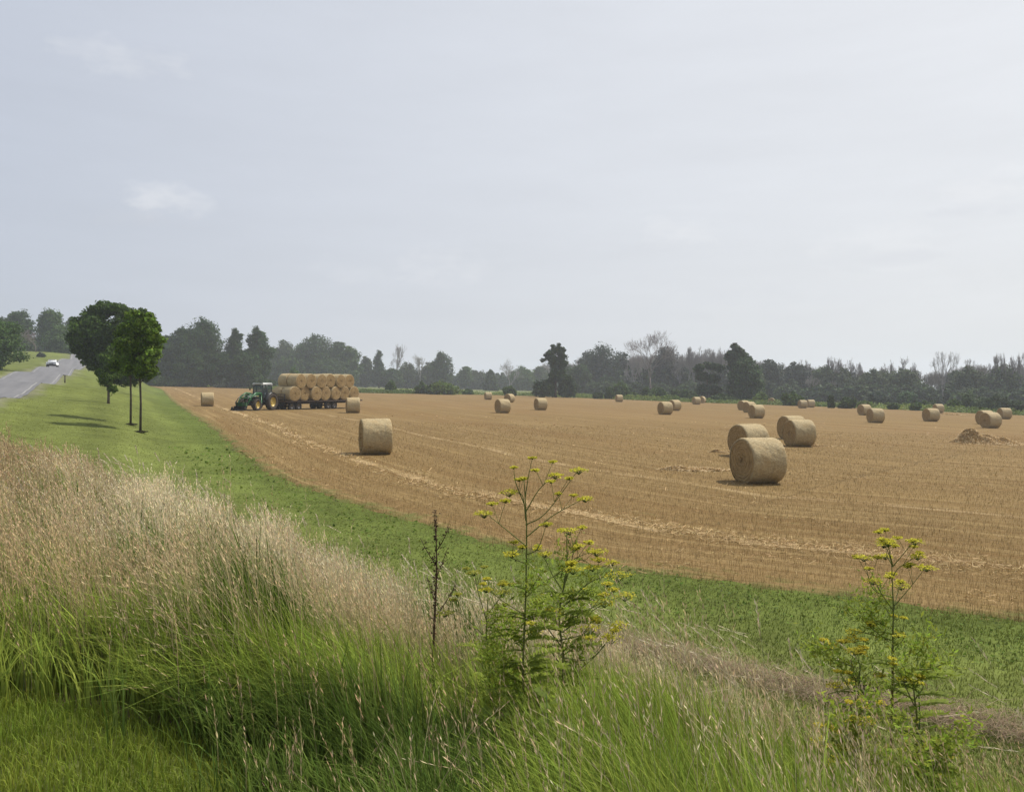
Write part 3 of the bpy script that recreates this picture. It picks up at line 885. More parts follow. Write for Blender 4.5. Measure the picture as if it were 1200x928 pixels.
# (px, depth, angle of the end face from the view line in degrees (face turned to the left), label)
BALES = [
    (888, 25.9, 57, 'largest round straw bale, in front, with its dark end facing left'),
    (877, 36.2, 52, 'round bale mostly hidden right behind the largest bale, its dark end showing over it'),
    (936.5, 43.5, 60, 'mid-distance round bale in front of its twin, to the right of the largest pair'),
    (928, 50, 55, 'round bale peeking out behind its twin, right of the largest pair'),
    (440, 33, 82, 'lone large round bale on the left half of the field, seen side on'),
    (413.5, 75, 84, 'round bale standing before the rear end of the loaded wagon'),
    (243, 84, 86, 'leftmost round bale, standing alone to the left of the tractor'),
    (589, 84, 62, 'front round bale of the loose trio in the middle of the field'),
    (572, 155, 75, 'tiny far round bale, left one of the trio in the middle of the field'),
    (597, 135, 40, 'small far round bale, half hidden behind the front bale of the middle trio'),
    (633.5, 97, 66, 'lone small round bale before the big leaning tree in the middle'),
    (725.5, 163, 70, 'tiny lone pale round bale before the broad grey dome tree'),
    (779.5, 91, 60, 'round bale before the big leafless tree, front one of an overlapping pair'),
    (790.5, 108, 50, 'pale round bale half hidden behind its partner before the big leafless tree'),
    (816, 155, 60, 'tiny round bale left of the dark tree cluster, front one of a pair'),
    (822.5, 172, 20, 'tiny brownish round bale behind another, left of the dark tree cluster'),
    (871.5, 119, 45, 'rearmost round bale of the row of three below the dark tree cluster'),
    (878, 107, 48, 'middle round bale of the row of three below the dark tree cluster'),
    (886.5, 86, 58, 'front round bale of the row of three below the dark tree cluster'),
    (904, 172, 5, 'tiny brown round bale by the far weeds, its end facing the viewer'),
    (940.5, 143, 65, 'left small round bale of a touching pair before a green bush at the far edge'),
    (950, 152, 70, 'right small round bale of a touching pair before a green bush at the far edge'),
    (1013, 107, 52, 'small round bale behind and left of another in the right half of the field'),
    (1026, 80.5, 62, 'round bale right of centre, in front and right of a smaller one'),
    (1091, 88.5, 55, 'round bale with a smaller one behind it, just left of the big straw heap'),
    (1099.5, 130, 60, 'small round bale by the far weeds, half hidden behind another on the right'),
    (1160.5, 74, 48, 'round bale right behind the straw heap, front one of its pair'),
    (1154.5, 83, 50, 'round bale peeking over the one behind the straw heap'),
    (1177, 104, 60, 'rightmost small round bale near the right border, beyond the straw heap'),
]


def build_bales():
    for i, (px, d, a, lab) in enumerate(BALES):
        x = (px - 600) / F * d
        view = math.atan2(-x, d)            # rotation of the view line from +Y
        # bale axis is local Y; the end face (−Y end turned) seen at left of the bale
        rz = view + math.radians(-a)
        bale(lab, (x, d, g1(x, d) + .02), rz, 'round straw bales left lying on the field', [0, 1, 2, 3][i % 4] if i > 4 else [0, 1, 0, 1, 1][i])


TH = math.radians(61)
AX = np.array([math.cos(TH), math.sin(TH)]); NF = np.array([math.sin(TH), -math.cos(TH)])
W0 = np.array([(346 - 600) / F * 79.5, 79.5])


def build_wagon():
    gz = g1(W0[0] + AX[0] * 4, W0[1] + AX[1] * 4)
    deck = .93
    o = W0 - NF * 1.22
    t = thing('bale_wagon', 'long low dark flatbed wagon stacked with round bales, hitched behind the tractor', 'farm wagon', (o[0], o[1], gz), TH)
    # local x = towards the rear, local y = away from the viewer side
    dk = (.045, .042, .04); rust = (.05, .035, .028)
    G = Geo(); box(G, (4.6, 0, deck - .05), (11.2, 2.44, .07), (.16, .11, .07), bev=.01)
    for i in range(14): box(G, (-.8 + i * .83, 0, deck - .006), (.77, 2.40, .02), (.17, .12, .08))
    G.obj('deck', M_BARK, t)
    G = Geo()
    for s in (-1, 1): box(G, (4.6, s * .55, deck - .20), (11.1, .12, .22), dk, bev=.01)
    for i in range(10): box(G, (-.6 + i * 1.15, 0, deck - .13), (.08, 2.3, .09), dk)
    for s in (-1, 1): box(G, (4.6, s * 1.235, deck - .06), (11.25, .03, .14), rust)
    G.obj('frame', M_RUBBER, t)
    G = Geo(); tube(G, [(-.9, .45, deck - .22), (-1.6, 0, .52)], .05, 8, dk); tube(G, [(-.9, -.45, deck - .22), (-1.6, 0, .52)], .05, 8, dk)
    tube(G, [(-1.5, 0, .52), (-2.05, 0, .50)], .04, 8, dk); box(G, (-2.0, 0, .5), (.22, .14, .08), dk, bev=.02)
    G.obj('drawbar', M_RUBBER, t)
    G = Geo()
    for s in (-1, 1):
        box(G, (-.95, s * .75, deck + .35), (.06, .07, .75), dk)
    for z in (.2, .45, .7): box(G, (-.95, 0, deck + z), (.04, 1.6, .05), dk)
    G.obj('headboard', M_RUBBER, t)
    first = None
    for xa in (-.35, .60, 4.9, 5.85):
        ax = Geo(); box(ax, (xa, 0, .42), (.12, 1.9, .12), dk); box(ax, (xa, .6, .6), (.1, .1, .3), dk); box(ax, (xa, -.6, .6), (.1, .1, .3), dk)
        ax.obj('axle', M_RUBBER, t)
        for s in (-1, 1):
            w = link('wheel', None, t, (xa, s * 1.0, .43))
            if first is None:
                g = Geo(); lathe(g, [(.22, -.13), (.36, -.14), (.42, -.11), (.43, 0), (.42, .11), (.36, .14), (.22, .13), (.22, -.13)], 28, 'y', col=(.03, .028, .026))
                tm = g.mesh('tyre', M_RUBBER, True)
                g = Geo(); lathe(g, [(0, -.03), (.08, -.03), (.09, -.06), (.15, -.04), (.2, -.10), (.225, -.12), (.225, .12), (.2, .10), (.15, .03), (0, .03)], 24, 'y', col=(.10, .085, .075))
                first = (tm, g.mesh('rim', M_PLASTIC, True))
            link('tyre', first[0], w); link('rim', first[1], w)
    # load
    ordn = ['first', 'second', 'third', 'fourth', 'fifth', 'sixth', 'last']
    rz0 = TH
    for lay, cnt, off in ((0, 7, 0.0), (1, 6, .76)):
        for i in range(cnt):
            s = i * 1.50 + off + rng.normal(0, .015)
            for back in (0, 1):
                if back and i > 1: continue
                q = W0 + AX * s - NF * (.61 + 1.235 * back) + NF * rng.normal(0, .07)
                z = gz + deck + .02 + lay * (1.27 + rng.normal(0, .025))
                lw = 'lower' if lay == 0 else 'upper'
                if lay == 1 and i == cnt - 1: nm = 'last'
                else: nm = ordn[i]
                lab = f'round bale on the wagon, {nm} from the tractor in the {lw} row, near side'
                if back: lab = f'round bale on the wagon, {nm} from the tractor in the {lw} row, far side'
                # rotate about the bale axis for variety: flip
                bale(lab, (q[0], q[1], z), rz0 + (PI if i % 2 else 0) + rng.normal(0, .035), 'round straw bales stacked on the wagon', (i + lay * 2 + back) % 4)


def build_tractor():
    o = W0 - NF * 1.22 - AX * 2.9
    gz = g1(*o) + .02
    t = thing('tractor', 'green farm tractor with yellow wheel rims, cab and front loader, pulling the bale wagon', 'tractor', (o[0], o[1], gz), TH + PI + math.radians(11))
    t.scale = (.93, .93, .93)
    # local +x forward, +y = tractor's left = side towards the viewer
    GR = (.018, .12, .032); YE = (.46, .33, .06); BK = (.02, .021, .022); GY = (.08, .08, .08)
    RW, FW, WB = .86, .60, 2.45

    def wheel(x, y, R, w, rimr):
        e = link('wheel', None, t, (x, y, R))
        g = Geo(); lathe(g, [(rimr, -w * .42), (R * .86, -w / 2), (R * .96, -w * .46), (R * .985, 0), (R * .96, w * .46), (R * .86, w / 2), (rimr, w * .42), (rimr, -w * .42)], 40, 'y', col=(.055, .045, .036))
        nl = 22
        for i in range(nl):
            for s in (-1, 1):
                a = (i + (.5 if s > 0 else 0)) / nl * 2 * PI
                M = rotm('y', -a) @ rotm('x', s * .0) @ rotm('z', s * .6)
                c = rotm('y', -a) @ np.array([R * .965, s * w * .25, 0])
                box(g, c, (R * .07, w * .50, R * .075), (.05, .042, .034), rot=M)
        g.obj('tyre', M_RUBBER, e)
        g = Geo(); lathe(g, [(0, .04), (.10, .05), (.12, .09), (.16, .09), (.17, .03), (rimr * .62, .02), (rimr * .88, w * .22), (rimr, w * .36), (rimr * 1.02, w * .44), (rimr * 1.02, -w * .44), (rimr * .9, -w * .2), (rimr * .6, -.05), (0, -.05)], 32, 'y', col=YE)
        if y < 0:
            for i in range(len(g.V)): g.V[i] = g.V[i] * np.array([1, -1, 1])
        g.obj('rim', M_PLASTIC, e, smooth=True)
    for s in (-1, 1):
        wheel(0, s * .88, RW, .50, .48); wheel(WB, s * .84, FW, .38, .34)
    # chassis
    g = Geo(); box(g, (1.1, 0, .85), (2.9, .46, .5), BK, bev=.04); box(g, (0, 0, RW), (.34, 1.5, .34), BK, bev=.06); box(g, (WB, 0, FW + .02), (.24, 1.4, .2), BK, bev=.04)
    box(g, (2.75, 0, .78), (.6, .5, .28), BK, bev=.04); box(g, (-.6, 0, .62), (.9, .25, .2), BK, bev=.03)
    for s in (-1, 1): tube(g, [(-.3, s * .4, .65), (-1.0, s * .42, .5)], .04, 8, BK)
    g.obj('chassis', M_RUBBER, t)
    # hood
    g = Geo(); box(g, (2.05, 0, 1.36), (1.75, .78, .62), GR, bev=.10, taper=(.97, .82)); box(g, (2.9, 0, 1.30), (.16, .70, .48), GR, bev=.06)
    g.obj('hood', M_PLASTIC, t)
    g = Geo(); box(g, (2.985, 0, 1.28), (.03, .56, .40), BK, bev=.01)
    for s in (-1, 1): box(g, (2.1, s * .382, 1.25), (1.0, .02, .26), BK)
    g.obj('grille', M_RUBBER, t)
    g = Geo(); 
    for s in (-1, 1): box(g, (2.1, s * .385, 1.46), (1.3, .02, .05), YE)
    g.obj('stripe', M_PLASTIC, t)
    for s in (-1, 1):
        g = Geo(); box(g, (3.0, s * .22, 1.47), (.03, .18, .09), (.8, .8, .78), bev=.01); g.obj('headlight', M_PLASTIC, t)
    g = Geo(); tube(g, [(1.25, -.42, 1.5), (1.25, -.42, 2.55), (1.18, -.42, 2.68)], .05, 10, (.05, .05, .05)); g.obj('exhaust', M_PLASTIC, t)
    # fenders
    for s in (-1, 1):
        g = Geo(); A = np.linspace(math.radians(15), math.radians(160), 14)
        V = []
        for a in A:
            for dy in (-.30, .24):
                for r in (RW + .07, RW + .11): V.append((r * math.cos(a), s * .84 + dy, RW + r * math.sin(a)))
        Fq = []
        for i in range(13):
            b0 = i * 4; b1 = b0 + 4
            Fq += [(b0, b1, b1 + 2, b0 + 2), (b0 + 1, b0 + 3, b1 + 3, b1 + 1), (b0, b0 + 1, b1 + 1, b1), (b0 + 2, b1 + 2, b1 + 3, b0 + 3)]
        g.add(V, Fq, BK); g.obj('fender', M_PLASTIC, t)
    # cab
    g = Geo()
    x0, x1, z0, z1 = -.55, 1.05, 1.25, 2.62
    box(g, (.25, 0, 1.17), (1.6, 1.15, .35), BK, bev=.04)
    for s in (-1, 1):
        for (xa, xb) in ((x0, x0 + .12), (.42, .42), (x1 + .06, x1 - .12)):
            tube(g, [(xa, s * .62, z0), (xb, s * .60, z1)], .045, 8, BK)
        tube(g, [(x0, s * .62, z0 + .02), (x1, s * .62, z0 + .02)], .04, 8, BK)
        tube(g, [(x0 + .1, s * .6, z1), (x1 - .1, s * .6, z1)], .035, 8, BK)
    for z, a, b_ in ((z1, x0 + .12, 0), (z1, x1 - .12, 0), (z0 + .02, x1 + .05, 0)): tube(g, [(a, -.6, z), (a, .6, z)], .04, 8, BK)
    g.obj('cab_frame', M_PLASTIC, t)
    g = Geo(); q = [(0, 1, 2, 3)]
    for s in (-1, 1): g.add([(x0, s * .61, z0), (x1, s * .61, z0), (x1 - .12, s * .59, z1), (x0 + .12, s * .59, z1)], q)
    for xa, xb in ((x0, x0 + .12), (x1 + .05, x1 - .12)): g.add([(xa, -.6, z0), (xa, .6, z0), (xb, .58, z1), (xb, -.58, z1)], q)
    g.obj('window', M_GLASS, t)
    g = Geo(); box(g, (.28, 0, z1 + .10), (1.75, 1.38, .18), (.55, .56, .54), bev=.07, taper=(.94, .92)); g.obj('roof', M_PLASTIC, t)
    for s in (-1, 1):
        g = Geo(); box(g, (1.12, s * .5, z1 + .03), (.06, .16, .10), (.7, .7, .65), bev=.01); g.obj('work_light', M_PLASTIC, t)
    g = Geo(); box(g, (-.02, 0, 1.5), (.5, .5, .14), BK, bev=.05); box(g, (-.27, 0, 1.85), (.14, .48, .65), BK, bev=.05); g.obj('seat', M_RUBBER, t)
    g = Geo(); lathe(g, [(.17, 0), (.185, .015), (.2, 0), (.185, -.015), (.17, 0)], 20, 'z', (.62, 0, 1.92), BK); tube(g, [(.62, 0, 1.92), (.85, 0, 1.5)], .03, 8, BK); g.obj('steering_wheel', M_RUBBER, t)
    g = Geo()
    for i in range(3): box(g, (.95, .72, .55 + i * .25), (.4, .22, .04), BK)
    for s in (-1, 1): box(g, (.95 + s * .2, .68, .8), (.03, .03, .6), BK)
    g.obj('step', M_RUBBER, t)
    # fuel tank side boxes
    g = Geo(); box(g, (.95, .48, .75), (.8, .30, .4), BK, bev=.06); g.obj('fuel_tank', M_PLASTIC, t)
    # front loader
    for s in (-1, 1):
        g = Geo()
        box(g, (1.32, s * .58, 1.25), (.18, .12, 1.0), GR, bev=.02)
        tube(g, [(1.32, s * .62, 1.72), (2.3, s * .62, 1.78), (3.1, s * .62, 1.35), (3.75, s * .60, .48)], [.08, .095, .09, .07], 4, GR)
        g.obj('loader_arm', M_PLASTIC, t)
        g = Geo(); tube(g, [(1.42, s * .62, 1.15), (2.25, s * .62, 1.45)], .045, 8, BK); tube(g, [(2.25, s * .62, 1.45), (2.75, s * .62, 1.52)], .028, 8, (.5, .5, .5))
        tube(g, [(2.8, s * .60, 1.66), (3.5, s * .58, 1.28), (3.85, s * .58, .85)], .04, 8, BK)
        g.obj('hydraulic_ram', M_PLASTIC, t)
    g = Geo(); tube(g, [(3.1, -.6, 1.3), (3.1, .6, 1.3)], .07, 8, GR); box(g, (3.8, 0, .62), (.08, 1.3, .5), GR, bev=.02); g.obj('cross_beam', M_PLASTIC, t)
    g = Geo()
    box(g, (3.95, 0, .30), (.06, 1.5, .42), BK, bev=.01); box(g, (4.3, 0, .12), (.75, 1.5, .05), BK, bev=.01)
    for s in (-1, 1): box(g, (4.2, s * .75, .28), (.5, .04, .32), BK, taper=(.5, 1))
    for y in np.linspace(-.65, .65, 5): tube(g, [(4.5, y, .11), (4.95, y, .09)], [.03, .012], 6, GY)
    for y in (-.45, .45): tube(g, [(3.97, y, .5), (4.15, y, .85), (4.05, y, 1.0)], .025, 6, GY)
    g.obj('grapple_bucket', M_RUBBER, t)
    g = Geo()
    for y in (-.85, .85):
        tube(g, [(1.0, y * .75, 2.3), (1.15, y * 1.05, 2.3)], .015, 6, BK); box(g, (1.15, y * 1.07, 2.18), (.04, .14, .24), BK, bev=.01)
    g.obj('side_mirror', M_PLASTIC, t)


def build_car():
    x, y = (61.5 - 600) / F * 150, 150.0
    rz = math.atan2(*(ROAD_R[36] - ROAD_R[38])[::-1])      # heading towards the viewer
    t = thing('car', 'small white car coming down the road towards the field', 'car', (x, y, g1(x, y) + .09), rz)
    WH = (.78, .79, .80); BK = (.02, .02, .022)
    g = Geo(); box(g, (0, 0, .60), (4.3, 1.76, .62), WH, bev=.16); box(g, (1.45, 0, .66), (1.3, 1.66, .54), WH, bev=.14); g.obj('body', M_CARPAINT, t)
    g = Geo(); box(g, (-.35, 0, 1.16), (2.3, 1.50, .56), WH, bev=.10, taper=(.66, .84)); g.obj('roof', M_CARPAINT, t)
    g = Geo()
    box(g, (.56, 0, 1.13), (.04, 1.26, .52), BK, rot=rotm('y', -.60)); g.obj('windscreen', M_GLASS, t)
    g = Geo(); box(g, (-1.26, 0, 1.13), (.04, 1.26, .50), BK, rot=rotm('y', .60)); g.obj('rear_window', M_GLASS, t)
    for s in (-1, 1):
        g = Geo(); box(g, (-.35, s * .715, 1.15), (1.6, .03, .36), BK, rot=rotm('x', s * .2)); g.obj('side_window', M_GLASS, t)
        g = Geo(); box(g, (2.10, s * .62, .72), (.12, .36, .16), (.85, .87, .9), bev=.04); g.obj('headlight', M_CARPAINT, t)
        g = Geo(); box(g, (-2.1, s * .66, .76), (.12, .3, .2), (.4, .02, .02), bev=.04); g.obj('tail_light', M_CARPAINT, t)
        g = Geo(); box(g, (.5, s * .95, .98), (.12, .2, .14), WH, bev=.03); g.obj('side_mirror', M_CARPAINT, t)
        for xa in (-1.3, 1.35):
            w = link('wheel', None, t, (xa, s * .78, .32))
            g = Geo(); lathe(g, [(.2, -.10), (.30, -.10), (.32, 0), (.30, .10), (.2, .10), (.2, -.1)], 20, 'y', col=BK); g.obj('tyre', M_RUBBER, w, smooth=True)
            g = Geo(); lathe(g, [(0, -.09), (.2, -.08), (.2, .08), (0, .09)], 16, 'y', col=(.3, .3, .31)); g.obj('rim', M_PLASTIC, w)
    g = Geo(); box(g, (2.13, 0, .40), (.12, 1.55, .28), (.05, .05, .055), bev=.04); g.obj('bumper', M_RUBBER, t)
    g = Geo(); box(g, (2.14, 0, .66), (.06, .7, .13), BK, bev=.02); g.obj('grille', M_RUBBER, t)


# ------------------------------------------------------------------ trees
def envelope(shape, u):
    """half width (0..1) at relative crown height u"""
    if shape == 'round': return math.sqrt(max(0, 1 - (2 * u - 1) ** 2 * .95))
    if shape == 'oval': return (math.sin(PI * min(1, max(0, u * .86 + .10))) ** .6)
    if shape == 'broad': return math.sqrt(max(0, 1 - max(0, u - .35) ** 2 / .44)) * (.82 + .18 * min(1, u / .3))
    if shape == 'cone': return (1 - u) ** .75 * .95 + .08
    return 1


def crown_geo(lobes, nleaf, size, col, seed, sub=9, top=None, inner=.35):
    r_ = np.random.default_rng(seed)
    G = Geo()
    vol = np.array([l[3] * l[4] for l in lobes]); vol = vol / vol.sum()
    for (cx, cy, cz, rh, rv), f in zip(lobes, vol):      # inner foliage
        m = max(6, int(nleaf * f * inner)); dd = r_.normal(0, 1, (m, 3)); dd /= np.linalg.norm(dd, axis=1)[:, None]
        P = np.array([cx, cy, cz]) + dd * np.array([rh, rh, rv]) * (r_.random((m, 1)) ** .5) * .78
        leafquads(G, P, dd + r_.normal(0, .6, (m, 3)), size * r_.uniform(1.2, 2.0, m), np.asarray(col) * (1 + r_.normal(0, .2, (m, 1))).clip(.4, 1.8) * np.ones((1, 3)))
    for (cx, cy, cz, rh, rv), f in zip(lobes, vol):
        nsub = max(4, int(sub * (1 + r_.random() * .4)))
        per = max(4, int(nleaf * f / nsub))
        tint = 1 + r_.normal(0, .10)
        for k in range(nsub):
            d = r_.normal(0, 1, 3); d[2] = d[2] * .9 + .18; d /= np.linalg.norm(d)
            c = np.array([cx, cy, cz]) + d * np.array([rh, rh, rv]) * r_.uniform(.55, .88)
            st_ = tint * (1 + r_.normal(0, .16))  # random lobe and clump tints, painted in for stronger light and shade
            sr = np.array([rh, rh, rv * .85]) * r_.uniform(.32, .50)
            dd = r_.normal(0, 1, (per, 3)); dd /= np.linalg.norm(dd, axis=1)[:, None]
            rad = 1 - np.abs(r_.normal(0, .28, per))[:, None]
            P = c + dd * sr * rad * np.where(r_.random((per, 1)) < .16, r_.uniform(1.1, 1.6, (per, 1)), 1.0)
            Nn = dd + r_.normal(0, .55, (per, 3)) + np.array([0, 0, .35])
            cc = np.asarray(col) * st_ * (1 + r_.normal(0, .32, (per, 1))).clip(.35, 2.0) * (1 + r_.normal(0, .05, (per, 3)))
            if top is not None:
                cc = np.where(r_.random((per, 1)) < .2, cc * np.asarray(top), cc)
            leafquads(G, P, Nn, size * r_.uniform(.6, 1.35, per), cc)
    return G


def auto_lobes(seed, H, W, base, shape, n=17, jit=.12):
    r_ = np.random.default_rng(seed)
    L = []
    ch = H * (1 - base)
    for i in range(n):
        u = (i + .5) / n
        e = envelope(shape, u) * W / 2
        r = max(.15 * W, min(e * .66, .29 * W)) * r_.uniform(.85, 1.15)
        k = max(0, e - r * .8)
        a = i * 2.399 + r_.uniform(-.4, .4)
        z = H * base + ch * (u * .86 + .06)
        L.append((k * math.cos(a) * r_.uniform(.75, 1.1), k * math.sin(a) * r_.uniform(.75, 1.1), z + r_.normal(0, jit * ch * .2), r, min(r, ch * .3) * r_.uniform(.75, 1.05)))
    L.append((0, 0, H * base + ch * .5, W * .26, ch * .38))
    return L


def trunk_geo(H, lobes, r0, seed, col=(.11, .085, .065), lean=0):
    r_ = np.random.default_rng(seed)
    G = Geo()
    top = H * .72
    ph = r_.uniform(0, 6)
    P = [(lean * t ** 1.5 * H * .2 + .015 * H * math.sin(ph + t * 5) * t, .015 * H * math.cos(ph + t * 4) * t, -.15 + (top + .15) * t) for t in np.linspace(0, 1, 9)]
    tube(G, P, r0 * np.array([1.35, 1.05, .95, .88, .78, .66, .54, .4, .2]), 9, col)
    P = np.array(P)
    for (cx, cy, cz, rh, rv) in lobes:
        zb = max(H * .12, cz - .35 * math.hypot(cx, cy) - .4 * rv - .08 * H); zb = min(zb, top * .95)
        i = np.interp(zb, P[:, 2], np.arange(9)); b = np.array([np.interp(i, np.arange(9), P[:, k]) for k in range(3)])
        e = np.array([cx, cy, cz]); m = (b + e) / 2 + np.array([0, 0, -.04 * H]) + r_.normal(0, .02 * H, 3) * .5
        tube(G, [b, m, e], [r0 * .38, r0 * .26, r0 * .08], 6, col)
    return G


TREES = {}


def leafy(name, label, cat, px, d, top_py, wpx, shape='round', base=.12, col=(.045, .085, .022), nleaf=4200, seed=1, z0=None, group=None, lsize=None, nl=18, lobes=None, lean=0, r0=None, base_py=None):
    x = (px - 600) / F * d
    z = g1(x, d) if z0 is None else z0
    ztop = EYE + (451 - top_py) / F * d
    H = ztop - z; W = wpx / F * d
    if lobes is None: lobes = auto_lobes(seed, H * .97, W, base, shape, nl)
    else: lobes = [((lx) / F * d, ly / F * d, EYE + (451 - lz) / F * d - z, lr / F * d, lv / F * d) for lx, ly, lz, lr, lv in lobes]
    nleaf = int(nleaf * 1.5)
    ls = lsize if lsize else max(.09, min(.34, d * .0012)) * (1 if d > 60 else 1)
    t = thing(name, label, cat, (x, d, z), 0, group)
    trunk_geo(H, lobes, r0 or max(.05, .022 * H), seed, lean=lean).obj('trunk', M_BARK, t, smooth=True)
    crown_geo(lobes, nleaf, ls, col, seed).obj('crown', M_LEAF, t)
    return t


def bush(name, label, px, d, top_py, wpx, col=(.05, .10, .025), seed=1, nleaf=2600, group=None, cat='bush', ls=None):
    x = (px - 600) / F * d; z = g1(x, d)
    H = max(.8, EYE + (451 - top_py) / F * d - z); W = wpx / F * d
    r_ = np.random.default_rng(seed)
    lobes = []
    for i in range(9):
        a = i * 2.4; k = W * .33 * math.sqrt(i / 8)
        rr = W * r_.uniform(.16, .26)
        hz = H * r_.uniform(.5, 1) * (1 - .35 * (k / (W * .5)) ** 2)
        rv = max(.3, min(hz * .52, H * .45))
        lobes.append((k * math.cos(a), k * math.sin(a), max(rv * .8, hz - rv), rr, rv))
    t = thing(name, label, cat, (x, d, z), 0, group)
    G = Geo()
    for (cx, cy, cz, rh, rv) in lobes: tube(G, [(cx * .1, cy * .1, -.1), (cx * .6, cy * .6, cz * .5), (cx, cy, cz)], [.06, .045, .02], 5, (.12, .09, .07))
    G.obj('stem', M_BARK, t)
    crown_geo(lobes, nleaf, ls or max(.09, min(.3, d * .0012)), col, seed).obj('foliage', M_LEAF, t)
    return t


def bare_geo(seed, H=10.0, W=6.0, depth=6, col=(.25, .22, .205), twig=.018, fan=.55):
    r_ = np.random.default_rng(seed)
    segs = []

    def grow(p, d, L, r, lv):
        n = 3
        pts = [p]
        dd = d.copy()
        for i in range(n):
            dd = dd + r_.normal(0, .10, 3) + np.array([0, 0, .05]); dd /= np.linalg.norm(dd)
            pts.append(pts[-1] + dd * L / n)
        segs.append((np.array(pts), np.linspace(r, r * .68, n + 1), lv))
        if lv >= depth: return
        kids = 3 if lv < 3 else (3 if r_.random() < .6 else 2)
        for k in range(kids):
            a = r_.uniform(0, 2 * PI)
            side = np.cross(dd, [math.cos(a), math.sin(a), .3]); side /= np.linalg.norm(side)
            nd = dd + side * r_.uniform(.35, 1.0) * fan * 1.5; nd[2] += .12; nd /= np.linalg.norm(nd)
            st = pts[-1] if k < 2 else pts[2]
            grow(st, nd, L * r_.uniform(.62, .86), max(twig, r * (.66 if k == 0 else .5)), lv + 1)
    grow(np.array([0, 0, -.1]), np.array([0, 0, 1.0]), H * .26, H * .017, 0)
    allp = np.vstack([s[0] for s in segs])
    k = H / allp[:, 2].max(); kw = W / 2 / np.percentile(np.abs(allp[:, :2]), 99)
    G1, G2 = Geo(), Geo()
    for P, R, lv in segs:
        P = P * np.array([kw, kw, k])
        if lv <= 2: tube(G1, P, R, 6, col)
        else: tube(G2, P, R, 3, np.array(col) * 1.05, cap=False)
    return G1, G2


BARE = {}


def bare(label, px, d, top_py, wpx, seed=1, col=(.22, .19, .18), group=None, fan=.55, depth=6, name='bare_tree', tw=None):
    x = (px - 600) / F * d; z = g1(x, d)
    H = EYE + (451 - top_py) / F * d - z; W = wpx / F * d
    a, b = bare_geo(seed, H, W, depth, col, tw or d * .00011, fan)
    t = thing(name, label, 'leafless tree', (x, d, z), 0, group)
    a.obj('trunk', M_BARK, t, smooth=True); b.obj('branch', M_BARK, t)
    return t


DK = (.040, .072, .016); MD = (.056, .098, .020); LT = (.10, .15, .03); GYG = (.066, .090, .038)


